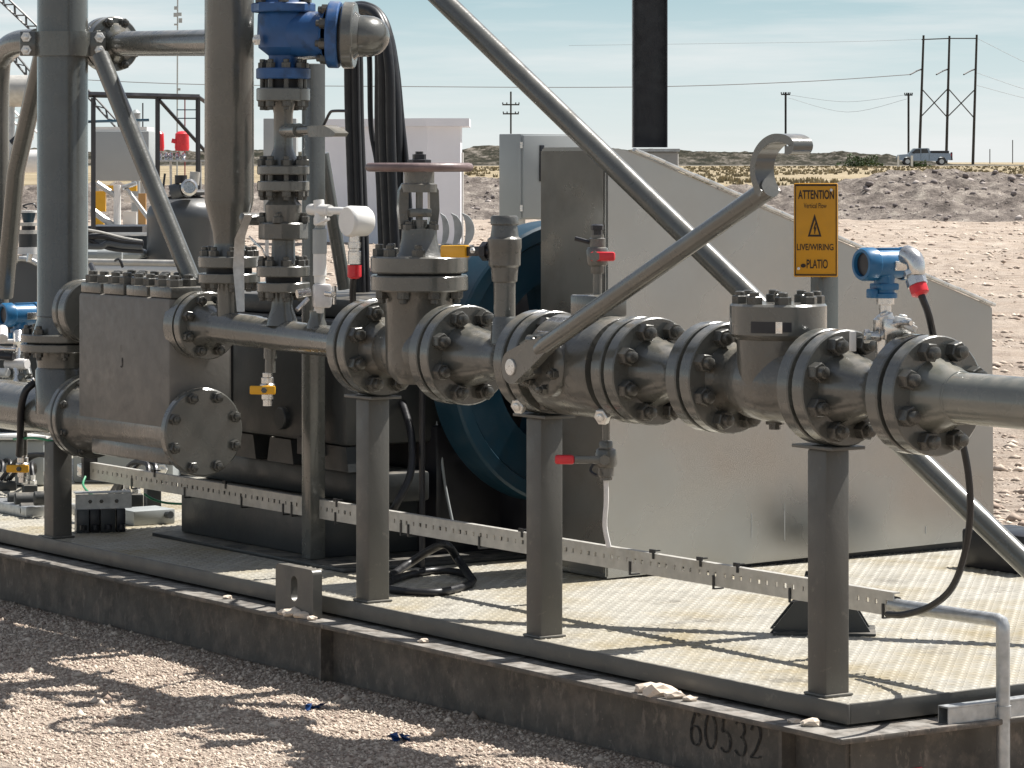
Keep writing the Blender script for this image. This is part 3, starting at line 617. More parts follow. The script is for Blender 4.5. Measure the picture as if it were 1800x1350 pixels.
# spool between gate valve and ball valve, with the vent valve on its nipple
T = Thing('pipe_spool', A((sF['B'] + sF['C']) / 2), 'short flanged pipe spool between gate valve and ball valve', 'pipe spool')
near_flange(T, 'B'); far_flange(T, 'C')
mb = MB(); sA_, sB_ = sF['B'], sF['C'] + 2 * FT + FG; L = sA_ - sB_
mb.lathe(A(sA_), dU, [(.088, -.001), (.084, .014), (.061, L * .36), (.0575, L * .42), (.0575, L * .58), (.061, L * .64), (.084, L - .014), (.088, L + .001)], 44); T.part('pipe', mb, PAINT)
sV = s_of(887, TP); zv = lambda py: z_of(py, sV, TP)
mb = MB(); mb.lathe(W(sV, TP, ZP + .04), ZX, [(.040, 0), (.034, zv(560) - ZP - .04), (.0295, zv(556) - ZP - .04), (.0295, zv(495) - ZP - .04)], 24); T.part('nipple', mb, PAINT)
T = Thing('vent_valve', W(sV, TP, zv(495)), 'tall taupe vent valve with yellow grip lever beside the gate valve', 'valve')
mb = MB(); o = W(sV, TP, zv(497)); q = lambda py: zv(py) - o.z
mb.lathe(o, ZX, [(0, 0), (.029, 0), (.034, .004), (.037, q(470)), (.043, q(466)), (.044, q(440)), (.046, q(436)), (.046, q(420)), (.038, q(416)), (.034, q(396)), (.038, q(394)), (.038, q(383)), (.034, q(379)), (.025, q(379)), (.025, q(383)), (0, q(383))], 16); T.part('valve_body', mb, PAINT_CAST)
hs = (-UX * .85 - VX * .5).normalized(); hn = Vector((hs.y, -hs.x, 0)); c = W(sV, TP, zv(442))
mb = MB(); mb.cyl(c, c + hs * .07, .017, n=14); mb.lathe(c + hs * .05, hs, [(.026, 0), (.026, .016), (0, .016)], 6); T.part('stem', mb, BLACKP)
e0 = P(866, 441, TP - .03); e1 = P(822, 442, TP - .04); e2 = P(778, 442, TP - .05); ax = (e2 - e0).normalized(); an = Vector((ax.y, -ax.x, 0)).normalized()
mb = MB(); mb.box((e0 + e1) / 2, ((e1 - e0).length * 1.15, .008, .026), (ax, an, ZX), .002); T.part('lever', mb, BLACKP)
mb = MB(); mb.box((e1 + e2) / 2, ((e2 - e1).length, .020, .034), (ax, an, ZX), .005); T.part('grip', mb, YELLOW)
T.inst('lever_nut', ZBOLT, P(832, 440, TP - .055), -VX, .45)

# trunnion ball valve with long lever
T = Thing('ball_valve', A(s_of(1050, TP)), 'large flanged ball valve with bolted side cover and white plugs', 'valve')
near_flange(T, 'C'); far_flange(T, 'D')
sA_, sB_ = sF['C'], sF['D'] + 2 * FT + FG; L = sA_ - sB_
mb = MB(); mb.lathe(A(sA_), dU, [(.095, -.001), (.095, .030), (.128, .034), (.132, .045), (.132, L - .046), (.128, L - .034), (.096, L - .030), (.096, L + .001)], 56); T.part('valve_body', mb, PAINT_CAST)
cc = P(964, 640, TP - .13); cc = W(s_of(966, TP - .12), TP - .12, z_of(641, s_of(966, TP - .12), TP - .12)); dv = -VX
mb = MB(); mb.lathe(cc - dv * .05, dv, [(.084, 0), (.084, .064), (.078, .072), (.060, .078), (.055, .070), (0, .070)], 40); cov = T.part('side_cover', mb, PAINT_CAST); bolts(T, cov, cc + dv * .022, dv, .064, 6, .2, .72)
tops = s_of(1052, TP); mb = MB(); zt = lambda py: z_of(py, tops, TP)
mb.box2(tops - .058, tops + .058, TP - .05, TP + .05, zt(556), zt(518), .006); T.part('top_pad', mb, PAINT)
mb = MB(); mb.box(W(s_of(975, TP - .07), TP - .075, ZP + .105) , (.075, .003, .06), (UX, (-VX * .62 + ZX * .78).normalized(), (VX * .78 + ZX * .62).normalized())); T.part('nameplate', mb, STEEL)
for px, py in ((908, 712), (1055, 731)):
    t = TP - .085; s = s_of(px, t); T.inst('plug', ZBOLT, W(s, t, z_of(py, s, t)) + VX * .012, (-VX * .85 - ZX * .25 + UX * .25).normalized(), 1.15)
c0 = P(930, 597, TP - .12); T.part('grease_fitting', MB().cyl(c0 , c0 + UX * .085, .013, n=12), PAINT)
# lever
LT = -.135
p0, p1 = P(905, 645, LT), P(1349, 333, LT); ax = (p1 - p0).normalized(); an = VX; up = ax.cross(an).normalized()
if up.z < 0: up = -up
TL = Thing('valve_lever', p0, 'long bare steel lever handle with curled hook end rising across the ball valve', 'lever')
mb = MB(); bm = mb.bm; poly = []
for k in range(13):
    a_ = math.pi / 2 + math.pi * k / 12; poly.append(p0 + ax * .043 * math.cos(a_) * 1.05 + up * .043 * math.sin(a_))
poly += [p0 + ax * .10 - up * .030, p0 + ax * .17 - up * .019, p0 + ax * .17 + up * .019, p0 + ax * .08 + up * .036]
mb.prism([q_ - an * .012 for q_ in poly], an * .026); TL.part('lever_eye', mb, PAINT)
TL.part('lever_bar', MB().tube([p0 + ax * .12, p0 + ax * .16, p1 + ax * .012], [.018, .024, .024], 18), PAINT)
mb = MB(); mb.lathe(p0 + an * .0, -an, [(0, 0), (.021, 0), (.021, .016), (.017, .0165), (0, .0165)], 24, ref=up); TL.part('stem_end', mb, ZINC)
mb = MB(); mb.cyl(p0 + an * .010, p0 + an * .12, .022, n=20); mb.box(p0 + an * .05, (.07, .05, .07), (ax, an, up), .006); TL.part('stem', mb, PAINT_CAST)
hk = [(1352, 340), (1345, 327), (1340, 308), (1340, 288), (1346, 268), (1358, 252), (1374, 243), (1391, 243), (1403, 248), (1408, 256), (1404, 264), (1396, 264)]
mid = [P(px, py, LT) for px, py in hk]; mid = spline(mid, 4); rows = []; mb = MB(); bm = mb.bm; n = len(mid)
for i, p in enumerate(mid):
    d_ = (mid[min(i + 1, n - 1)] - mid[max(i - 1, 0)]).normalized(); nn = d_.cross(an).normalized(); w_ = .0095
    rows.append([bm.verts.new(p + nn * w_ - an * .028), bm.verts.new(p + nn * w_ + an * .028), bm.verts.new(p - nn * w_ + an * .028), bm.verts.new(p - nn * w_ - an * .028)])
for i in range(n - 1):
    for k in range(4): mb.face([rows[i][k], rows[i + 1][k], rows[i + 1][(k + 1) % 4], rows[i][(k + 1) % 4]])
mb.face(rows[0]); mb.face(rows[-1])
TL.part('hook', mb, PAINT)

# red-lever bleed valve on the top pad, and its twin underneath
def small_ball(c, label, group, lev_dir, red_from, red_to, up_pipe=None, dn=None, flip=1):
    T = Thing('bleed_valve', c, label, 'valve', group); z = ZX * flip
    mb = MB(); mb.lathe(c - z * .045, z, [(0, 0), (.016, 0), (.018, .004), (.018, .018), (.026, .022), (.029, .034), (.029, .058), (.026, .066), (.021, .068), (.021, .090), (.017, .092), (.017, .100), (0, .100)], 12); T.part('valve_body', mb, PAINT_CAST)
    v = Vector((lev_dir.y, -lev_dir.x, 0)); v = v if v.y < 0 else -v
    mb = MB(); mb.cyl(c, c + v * .045, .010, n=10); mb.lathe(c + v * .036, v, [(.014, 0), (.014, .012), (0, .012)], 6); T.part('stem', mb, PAINT)
    mb = MB(); mb.box(c + v * .040 + lev_dir * red_from * .5, (abs(red_from), .006, .020), (lev_dir, v, ZX), .002); T.part('lever', mb, PAINT)
    mb = MB(); mb.box(c + v * .040 + lev_dir * (red_from + red_to) * .5, (red_to - red_from, .016, .024), (lev_dir, v, ZX), .006); T.part('grip', mb, RED); return T
sc = s_of(1050, TP); c = W(sc, TP, z_of(450, sc, TP)); ex = Vector((.985, -.17, 0))
T = small_ball(c, 'upper bleed valve with red lever standing on ball valve top pad', 'bleed valves with red levers', ex, -.012, .052)
mb = MB(); mb.cyl(W(sc, TP, z_of(517, sc, TP)), c - ZX * .044, .0115, n=14); T.part('nipple', mb, PAINT)
mb = MB(); mb.lathe(c + ZX * .055, ZX, [(.013, 0), (.013, .012), (.017, .013), (.017, .024), (.011, .027), (0, .027)], 8); mb.cyl(c + ZX * .035 - ex * .02, c + ZX * .045 - ex * .058, .006, n=8); T.part('vent_plug', mb, BLACKP)
sb = s_of(1065, TP); c = W(sb, TP, z_of(806, sb, TP)); ex = Vector((-1, .1, 0)).normalized()
T = small_ball(c, 'lower bleed valve with red lever hanging under ball valve', 'bleed valves with red levers', ex, .078, .128, flip=-1)
mb = MB(); mb.cyl(W(sb, TP, z_of(735, sb, TP)), c + ZX * .048, .0105, n=14); T.part('nipple', mb, PAINT)
mb = MB(); mb.tube([c - ZX * .05, W(sb - .002, TP, z_of(880, sb, TP)), W(sb + .004, TP, z_of(925, sb, TP)), W(sb, TP + .01, z_of(962, sb, TP))], .0065, 8, 4); T.part('drain_tube', mb, TEFLON)
mb = MB(); mb.tube([P(1044, 815, .03), P(1038, 828, .02), P(1050, 836, .02)], .004, 6, 3); T.part('lock_ring', mb, BLACKP)

# spool, check valve, spool, outlet pipe
T = Thing('pipe_spool', A((sF['D'] + sF['E']) / 2), 'short flanged pipe spool between ball valve and check valve', 'pipe spool')
near_flange(T, 'D'); far_flange(T, 'E'); sA_, sB_ = sF['D'], sF['E'] + 2 * FT + FG; L = sA_ - sB_
mb = MB(); mb.lathe(A(sA_), dU, [(.088, -.001), (.084, .014), (.060, L * .42), (.058, L * .5), (.060, L * .58), (.084, L - .014), (.088, L + .001)], 44); T.part('pipe', mb, PAINT)
T = Thing('check_valve', A(s_of(1350, TP)), 'flanged check valve with round bolted cover and small nameplate', 'valve')
near_flange(T, 'E'); far_flange(T, 'F'); sA_, sB_ = sF['E'], sF['F'] + 2 * FT + FG; L = sA_ - sB_
mb = MB(); mb.lathe(A(sA_), dU, [(.088, -.001), (.080, .018), (.074, .05), (.092, .09), (.098, L * .5), (.092, L - .09), (.076, L - .05), (.080, L - .018), (.088, L + .001)], 44)
sc = s_of(1368, TP); zq = lambda py: z_of(py, sc, TP)
mb.lathe(W(sc, TP, ZP - .02), ZX, [(.09, 0), (.098, .02), (.100, zq(596) - ZP + .02), (.112, zq(590) - ZP + .02)], 44); T.part('valve_body', mb, PAINT_CAST)
cov = T.part('cover', MB().disc(W(sc, TP, zq(590)), ZX, .1165, zq(533) - zq(590), .005, 48), PAINT); bolts(T, cov, W(sc, TP, zq(533)), ZX, .092, 8, .3, .95, CAPBOLT)
mb = MB(); mb.torus(W(sc, TP, zq(533) + .016), hx if False else VX, .012, .004, 18, 6); T.part('lifting_eye', mb, PAINT, cov)
for k in ():
    mb = MB(); mb.box2(sc - .075 + .03, sc + .075 - .03, TP - .108, TP - .092, ZP - .055 + k * .026, ZP - .049 + k * .026, .002); T.part('casting_rib', mb, PAINT_CAST)
# nameplate on the cover's curved side
def wrap(o, R, a0, a1, z0, z1, off, n=10):
    mb = MB(); bm = mb.bm; pr = None
    for i in range(n + 1):
        a_ = math.radians(a0 + (a1 - a0) * i / n); dd = Vector((math.sin(a_), -math.cos(a_), 0)); q_ = [bm.verts.new(o + dd * (R + off) + ZX * z) for z in (z0, z1)] 
        if pr: mb.face([pr[0], q_[0], q_[1], pr[1]])
        pr = q_
    return mb
o = W(sc, TP, 0); T.part('nameplate', wrap(o, .1165, -38, -8, zq(582), zq(562), .001), BLACKP, cov); T.part('nameplate', wrap(o, .1165, -7.5, 0, zq(582), zq(562), .001), STEEL, cov); T.part('nameplate', wrap(o, .1165, .5, 11, zq(580), zq(563), .001), BLACKP, cov)
mb = MB(); mb.lathe(A(s_of(1362, TP), -.09), -ZX, [(.022, 0), (.022, .012), (.014, .012), (.014, .024), (0, .024)], 8); T.part('drain_plug', mb, BOLTM)
T = Thing('pipe_spool', A((sF['F'] + sF['G']) / 2), 'short flanged pipe spool carrying the blue transmitter', 'pipe spool')
near_flange(T, 'F'); far_flange(T, 'G'); sA_, sB_ = sF['F'], sF['G'] + 2 * FT + FG; L = sA_ - sB_
mb = MB(); mb.lathe(A(sA_), dU, [(.088, -.001), (.084, .014), (.061, L * .38), (.0575, L * .45), (.0575, L * .55), (.061, L * .62), (.084, L - .014), (.088, L + .001)], 44); T.part('pipe', mb, PAINT)
T = Thing('outlet_pipe', A(sF['G'] - .3), 'outlet pipe with last flange leaving the picture at right', 'pipe')
near_flange(T, 'G'); mb = MB(); mb.lathe(A(sF['G']), dU, [(.086, -.001), (.082, .014), (.066, .055), (.060, .07), (.0575, .078), (.0575, 1.6), (0, 1.6)], 48)
mb.torus(A(sF['G'] - .074), dU, .0575, .0035, 48, 8); T.part('pipe', mb, PAINT_PIPE)
mb = MB(); mb.lathe(A(sF['G'] - .02, .0) + VX * .12 + ZX * .055, UX, [(.02, 0), (.02, .03), (0, .03)], 8)

# supports
def support(px, ztop, label, t=TP, w=.072, plate=(.15, .10), dz=0):
    s = s_of(px, t); T = Thing('pipe_support', W(s, t, DECK), label, 'support', 'square tube pipe supports')
    mb = MB(); mb.box(W(s, t, (DECK + ztop) / 2 - .0005), (w, w, ztop - DECK - .001), bev=.007); T.part('post', mb, TOEM)
    mb = MB(); mb.box(W(s, t, DECK + .004), (w + .012, w + .012, .007), bev=.003); T.part('base_weld', mb, TOEM)
    if plate:
        mb = MB(); mb.box(W(s, t, ztop + .004), (plate[0], plate[1], .008), bev=.001); T.part('saddle_plate', mb, TOEM)
        mb = MB(); mb.box(W(s, t + .02, ztop + .008 + .012), (.010, plate[1] * .8, .03)); T.part('saddle_web', mb, TOEM)
    return T
support(655, ZP - .1365 - .0085, 'square pipe support under the gate valve flange')
support(957, ZP - .1365 - .0085, 'square pipe support under the ball valve')
support(1456, ZP - .1365 - .0085, 'square pipe support under the check valve, nearest deck corner')
support(102, .655 - .092, 'square pipe support under the suction pipe at far left', t=.05, plate=None)
# ------------------------------------------------------------------ pump fluid end
MZ = .654
T = Thing('pump_fluid_end', W(s_of(215, 0), TP, MZ - .14), 'blocky taupe pump fluid end with flanged ports and round blind cover', 'pump')
sl, sr = s_of(137, -.035), s_of(297, -.035); zt = 1.068
mb = MB(); mb.box2(sr, sl, -.035, .19, MZ, zt, .012); T.part('block', mb, PAINT_BLOCK)
sbl, slf = s_of(359, TP), s_of(163, TP)
mb = MB(); mb.lathe(W(sbl + .03, TP, MZ), dD, [(.128, 0), (.112, .006), (.096, .05), (.096, slf - sbl - .11), (.10, slf - sbl - .10), (.118, slf - sbl - .04), (.118, slf - sbl - .028)], 44); T.part('suction_manifold', mb, PAINT_CAST)
mb = MB(); mb.box2(sr + .03, sl - .06, -.02, .14, MZ - .105, MZ - .05, .01); T.part('manifold_foot', mb, PAINT_CAST)
bl = T.part('blind_cover', MB().disc(W(sbl + .034, TP, MZ), dU, .137, .034, .005, 56), PAINT); bolts(T, bl, W(sbl, TP, MZ), dU, .115, 8, .5, .85, HEADB if False else CAPBOLT)
fl = T.part('flange', MB().disc(W(slf + .026, TP, MZ), dU, .137, .026, .003, 56), PAINT); bolts(T, fl, W(slf, TP, MZ), dU, .117, 8, .5, .7, CAPBOLT)
# discharge ports
f = T.part('discharge_port', MB().lathe(W(sr + .02, TP, HZ), dU, [(.105, 0), (.105, sr + .02 - sH - .036 - .008 - .0), (.0, sr + .02 - sH - .036 - .008)], 48), PAINT)
T.part('gasket', MB().disc(W(sH + .0435, TP, HZ), dU, .085, .007, .0005), GASKET, f)
slp = s_of(150, TP); T.part('discharge_port', MB().disc(W(slp, TP, 1.0), dU, .103, .05, .004, 48), PAINT)
T.part('gasket', MB().disc(W(slp + .008, TP, 1.0), dU, .083, .0075, .0005), GASKET)
T.part('blind_cover', MB().disc(W(slp + .043, TP, 1.0), dU, .103, .034, .004, 48), PAINT)
# valve caps along the top with big nuts
n = 4
for k in range(n):
    a = sl + (sr - sl) * (k + .5) / n * 1.02; wd = (sl - sr) / n * .90
    cp = T.part('valve_cap', MB().box2(a - wd / 2, a + wd / 2, -.03, .17, zt + .0005, zt + .034, .004), PAINT_CAST)
    for (ds, t) in ((.28, .0), (-.28, .0), (.28, .14), (-.28, .14), (0, .07)):
        T.inst('bolt', CAPBOLT, W(a + ds * wd, t, zt + .034), ZX, 1.2, cp, rnd.uniform(0, 1))
sj = s_of(212, -.035); T.part('cast_mark', strokes('C', lambda x, z: W(sj - x, -.0365, z_of(618, sj, -.035) + z), .022, .09), PAINT, sharp=None)
T.part('cast_mark', strokes('J', lambda x, z: W(sj - x, -.0365, z_of(645, sj, -.035) + z), .03, .10), STENCIL, sharp=None)

# suction pipe on the left with its tee, and the upright pipe on top
sv = s_of(110, TP)
T = Thing('suction_pipe', W(sv, TP, MZ - .1), 'horizontal suction pipe and tee joining the pump at far left', 'pipe')
mb = MB(); mb.cyl(W(slf + .0335, TP, MZ), W(sv + 1.6, TP, MZ + .006), .084, n=40); mb.lathe(W(slf + .0335, TP, MZ), dD, [(.10, -.001), (.096, .02), (.085, .05)], 40); T.part('pipe', mb, PAINT)
T.part('flange', MB().disc(W(slf + .0335, TP, MZ), dD, .137, .026, .003, 56), PAINT)
T.part('gasket', MB().disc(W(slf + .0265, TP, MZ), dD, .117, .0065, .0005), GASKET)
zq = lambda py: z_of(py, sv, TP)
mb = MB(); mb.lathe(W(sv, TP, MZ), ZX, [(.090, 0), (.090, zq(650) - MZ), (.084, zq(645) - MZ), (.088, zq(624) - MZ), (.094, zq(617) - MZ)], 40); T.part('tee_branch', mb, PAINT)
f = T.part('flange', MB().disc(W(sv, TP, zq(617)), ZX, .140, zq(603) - zq(617), .003, 56), PAINT); bolts(T, f, W(sv, TP, zq(617)), -ZX, .118, 8, .5, .7)
T.part('gasket', MB().disc(W(sv, TP, zq(603) + .0005), ZX, .118, zq(600) - zq(603) - .001, .0005), GASKET, f)
T = Thing('riser_pipe', W(sv, TP, zq(600)), 'thick upright pipe at left standing on a bolted flange', 'pipe')
f = T.part('flange', MB().disc(W(sv, TP, zq(600)), ZX, .140, zq(586) - zq(600), .003, 56), PAINT); bolts(T, f, W(sv, TP, zq(586)), ZX, .118, 8, .5, .8)
mb = MB(); mb.lathe(W(sv, TP, zq(586)), ZX, [(.100, -.001), (.096, .01), (.0845, .05), (.0845, 1.6), (0, 1.6)], 48); T.part('pipe', mb, PAINT)
mb = MB(); mb.torus(W(sv, TP, zq(555)), ZX, .0843, .0025, 48, 6); T.part('weld_bead', mb, PAINT)
# clamp with ears and bolts and the two legs of its frame
T = Thing('pipe_clamp', W(sv, TP, zq(98)), 'steel pipe clamp with zinc bolts gripping the thick upright pipe', 'clamp')
z0, z1 = zq(99), zq(56); hx2 = Vector((.985, .17, 0)).normalized(); hy2 = Vector((-.17, .985, 0))
mb = MB(); mb.lathe(W(sv, TP, z0), ZX, [(.0853, 0), (.0935, 0), (.0935, z1 - z0), (.0853, z1 - z0)], 48); T.part('clamp_band', mb, PAINT)
for sg in (-1, 1):
    mb = MB(); mb.box(W(sv, TP, (z0 + z1) / 2) + hx2 * sg * .115 - hy2 * .014, (.052, .010, z1 - z0), (hx2, hy2, ZX), .002); ear = T.part('clamp_ear', mb, PAINT)
    for py in (66, 89): T.inst('bolt', ZBOLT, W(sv, TP, zq(py)) + hx2 * sg * .121 - hy2 * .019, -hy2, .95, ear)
def brace(name, pts, r, label, cat='brace', mat=None, n=20):
    mb = MB(); mb.tube(pts, r, n); return single(name, mb, mat or PAINT, label, cat, pts[-1])
brace('brace_pipe', [P(176, 98, .05), P(338, 496, .15)], .030, 'slanted pipe brace from the clamp down to the pump block')
brace('brace_pipe', [P(76, 92, .16), P(28, 300, .22), P(8, 520, .26)], .032, 'slanted pipe brace behind the thick upright pipe at left edge')
# bent pipe at the picture's left edge
pts = [P(66, 72, .22), P(30, 76, .22), P(8, 92, .23), P(-4, 125, .24), P(-6, 300, .25), P(-6, 560, .26)]
single('bent_pipe', MB().tube(pts, .044, 24, 8), PAINT, 'bent pipe turning down at the upper left picture edge', 'pipe', pts[-1])
# crossing pipe with round flange behind the clamp
s2 = s_of(407, TP)
T = Thing('bypass_pipe', P(290, 75, TP + .12), 'horizontal bypass pipe with round end flange between the two tall pipes', 'pipe')
pa, pb = P(203, 77, .25), W(s2 + .02, TP + .02, z_of(74, s2, TP)); d = (pb - pa).normalized()
mb = MB(); mb.lathe(pa, d, [(.07, 0), (.064, .012), (.044, .05), (.0415, .06), (.0415, (pb - pa).length)], 36); T.part('pipe', mb, PAINT)
f = T.part('flange', MB().disc(pa - UX * .04, UX, .092, .04, .004, 48), PAINT); bolts(T, f, pa, UX, .076, 8, .5, .75)
T.part('blind_cover', MB().disc(pa - UX * .086, UX, .092, .04, .004, 48), PAINT)

# second tall pipe with its reducer, standing on the header branch
zq = lambda py: z_of(py, s2, TP); s2 = s_of(403, TP)
T = Thing('dampener_pipe', W(s2, TP, zq(473)), 'tall upright pipe narrowing to a flange above the pump discharge', 'pipe')
f = T.part('flange', MB().disc(W(s2, TP, zq(497)), ZX, .095, zq(480) - zq(497), .003, 44), PAINT); bolts(T, f, W(s2, TP, zq(497)), -ZX, .075, 8, .5, .7)
T.part('gasket', MB().disc(W(s2, TP, zq(480) + .0005), ZX, .07, zq(470) - zq(480) - .001, .0005), GASKET)
f = T.part('flange', MB().disc(W(s2, TP, zq(470)), ZX, .095, zq(450) - zq(470), .003, 44), PAINT); bolts(T, f, W(s2, TP, zq(450)), ZX, .075, 8, .5, .8)
mb = MB(); mb.lathe(W(s2, TP, zq(450)), ZX, [(.058, -.001), (.053, .01), (.048, .02), (.048, zq(425) - zq(450)), (.051, zq(408) - zq(450)), (.072, zq(362) - zq(450)), (.0755, zq(350) - zq(450)), (.0755, 1.4), (0, 1.4)], 48); T.part('pipe', mb, PAINT)

# ------------------------------------------------------------------ relief valve stack
ss = s_of(498, TP); zs = lambda py: z_of(py, ss, TP); Q = lambda z: W(ss, TP, z)
T = Thing('isolation_valve', Q(zs(512)), 'narrow upright valve stack with paired flanges below the blue relief valve', 'valve')
def fl_(py0, py1, R=.080, par=None): return T.part('flange', MB().disc(Q(zs(py0)), ZX, R, zs(py1) - zs(py0), .003, 40), PAINT, par)
f = fl_(513, 496); bolts(T, f, Q(zs(513)), -ZX, .063, 8, .5, .72)
T.part('gasket', MB().disc(Q(zs(496) + .0005), ZX, .052, zs(486) - zs(496) - .001, .0005), GASKET, f)
f = fl_(486, 467); bolts(T, f, Q(zs(467)), ZX, .063, 8, .5, .78)
mb = MB(); mb.lathe(Q(zs(467)), ZX, [(.046, -.001), (.036, .02), (.034, zs(422) - zs(467))], 28); T.part('neck', mb, PAINT_CAST)
f = T.part('body_flange', MB().disc(Q(zs(421)), ZX, .074, zs(391) - zs(421), .004, 8), PAINT_CAST); bolts(T, f, Q(zs(391)), ZX, .064, 4, .5, .8)
mb = MB(); mb.lathe(Q(zs(391)), ZX, [(.052, -.001), (.054, .01), (.054, zs(360) - zs(391)), (.044, zs(352) - zs(391)), (.036, zs(336) - zs(391))], 24); T.part('valve_body', mb, PAINT_CAST)
f = fl_(336, 318, .078); bolts(T, f, Q(zs(336)), -ZX, .062, 8, .5, .72)
for k, r in enumerate(ring(ZX, .062, 8, .5)): T.part('stud', MB().cyl(Q(zs(318)) + r, Q(zs(307)) + r, .008, n=8), BOLTM)
T.part('gasket', MB().disc(Q(zs(318) + .0005), ZX, .048, zs(307) - zs(318) - .001, .0005), GASKET, f)
f = fl_(307, 291, .078); bolts(T, f, Q(zs(291)), ZX, .062, 8, .5, .78)
mb = MB(); mb.lathe(Q(zs(291)), ZX, [(.048, -.001), (.042, .02), (.030, zs(262) - zs(291)), (.0285, zs(255) - zs(291)), (.0285, zs(200) - zs(291)), (.034, zs(184) - zs(291)), (.044, zs(178) - zs(291))], 28); T.part('pipe', mb, PAINT)
f = fl_(178, 155, .080); bolts(T, f, Q(zs(178)), -ZX, .062, 8, .5, .72)
for k, r in enumerate(ring(ZX, .062, 8, .5)): T.part('stud', MB().cyl(Q(zs(155)) + r, Q(zs(139)) + r, .008, n=8), BOLTM)
T.part('gasket', MB().disc(Q(zs(155) + .0005), ZX, .050, zs(139) - zs(155) - .001, .0005), GASKET, f)
# its long pale lever hanging down at the left
TLv = Thing('valve_lever', P(434, 385, TP - .06), 'long pale galvanised lever hanging down left of the relief stack', 'lever')
lp = [(437, 378), (430, 396), (421, 420), (419, 470), (423, 548)]; pts = [P(px, py, TP - .075) for px, py in lp]; mb = MB(); bm = mb.bm; rows = []
rt = Vector((1, 0, 0))
for i, p in enumerate(pts):
    w_ = (.012, .012, .0145, .0165, .011)[i]; rows.append([bm.verts.new(p + rt * w_ * a_ + Vector((0, 1, 0)) * b_) for a_, b_ in ((-1, 0), (1, 0), (1, .008), (-1, .008))])
for i in range(4):
    for k in range(4): mb.face([rows[i][k], rows[i + 1][k], rows[i + 1][(k + 1) % 4], rows[i][(k + 1) % 4]])
mb.face(rows[0]); mb.face(rows[-1]); TLv.part('lever_arm', mb, GALV)
mb = MB(); mb.lathe(P(441, 385, TP - .04), -VX, [(0, -.05), (.019, -.05), (.019, .03), (.012, .034), (0, .034)], 10); TLv.part('hub', mb, PAINT_CAST)
mb = MB(); mb.tube([P(438, 416, TP - .08), P(446, 424, TP - .075), P(460, 437, TP - .07), P(466, 452, TP - .06)], .004, 6, 4); TLv.part('lock_wire', mb, STEEL)
# gauge valve on the side of the stack
T = Thing('gauge_valve', P(560, 232, TP), 'small gauge valve with kinked lever on the side of the relief stack', 'valve')
ax = Vector((.93, -.36, 0)); q0 = Q(zs(230))
def X(px, py): return P(px, py, TP - .03)
mb = MB(); mb.cyl(q0, X(526, 229), .021, n=18); mb.cyl(X(526, 229), X(552, 228), .014, n=14); T.part('nipple', mb, PAINT)
mb = MB(); mb.prism([X(*p) - VX * .02 for p in ((550, 222), (578, 220), (590, 226), (600, 234), (596, 240), (552, 241))], VX * .045); T.part('valve_body', mb, PAINT_CAST)
mb = MB(); mb.tube([X(568, 222), X(572, 214), X(580, 198), X(588, 195), X(608, 195)], .0042, 8, 3); T.part('lever', mb, BLACKP)
# blue relief valve with its grey outlet
T = Thing('relief_valve', Q(zs(139)), 'blue relief valve with flanged inlet below and side outlet', 'valve')
f = T.part('flange', MB().disc(Q(zs(139)), ZX, .081, zs(120) - zs(139), .003, 44), BLUE); bolts(T, f, Q(zs(120)), ZX, .062, 8, .5, .72)
mb = MB(); z0 = zs(120); mb.lathe(Q(z0), ZX, [(.050, -.001), (.042, .015), (.044, zs(98) - z0), (.074, zs(84) - z0), (.078, zs(60) - z0), (.076, zs(26) - z0), (.070, zs(20) - z0)], 40)
oc = Q(zs(58)); od = (VX * .93 + UX * .37).normalized(); of = P(588, 61, TP + .10); od = (of - oc).normalized()
mb.lathe(oc, od, [(.070, .02), (.070, .06), (.066, .09), (.072, (of - oc).length - .025), (.086, (of - oc).length - .012)], 40); T.part('valve_body', mb, BLUE)
mb = MB(); mb.lathe(Q(zs(22)), ZX, [(.092, 0), (.096, .004), (.096, .024), (.092, .028), (0, .028)], 8); f = T.part('bonnet_flange', mb, BLUE); bolts(T, f, Q(zs(22) + .028), ZX, .078, 6, .5, .8)
mb = MB(); mb.lathe(Q(zs(22) + .029), ZX, [(.07, 0), (.06, .02), (.05, .06), (.05, .25), (0, .25)], 32); T.part('bonnet', mb, BLUE)
fd = (VX * .88 + UX * .47).normalized(); fd = (od * .8 + VX * .3).normalized()
R_ = .099; bfl = T.part('outlet_flange', MB().disc(of - fd * .018, fd, R_, .036, .004, 52), BLUE); bolts(T, bfl, of - fd * .018, -fd, .078, 8, .5, .8)
T.inst('plug', ZBOLT, P(455, 70, TP - .09), (-VX * .8 - UX * .2), .9)
T = Thing('outlet_elbow', of + fd * .1, 'grey painted pipe elbow bolted to the blue relief valve outlet', 'pipe')
T.part('gasket', MB().disc(of + fd * .0185, fd, .085, .007, .0005), GASKET)
T.part('flange', MB().disc(of + fd * .026, fd, R_, .036, .004, 52), PAINT)
e0 = of + fd * .062; mb = MB(); mb.lathe(e0, fd, [(.074, -.001), (.064, .01), (.060, .014)], 36)
bd = (Vector((-.55, .83, 0))).normalized(); R_e = .050; pts = []
for k in range(13):
    a_ = math.pi / 2 * k / 12; pts.append(e0 + fd * .012 + fd * R_e * math.sin(a_) + bd * R_e * (1 - math.cos(a_)))
pts.append(pts[-1] + bd * .5); mb.tube(pts, .060, 32); T.part('elbow', mb, PAINT)
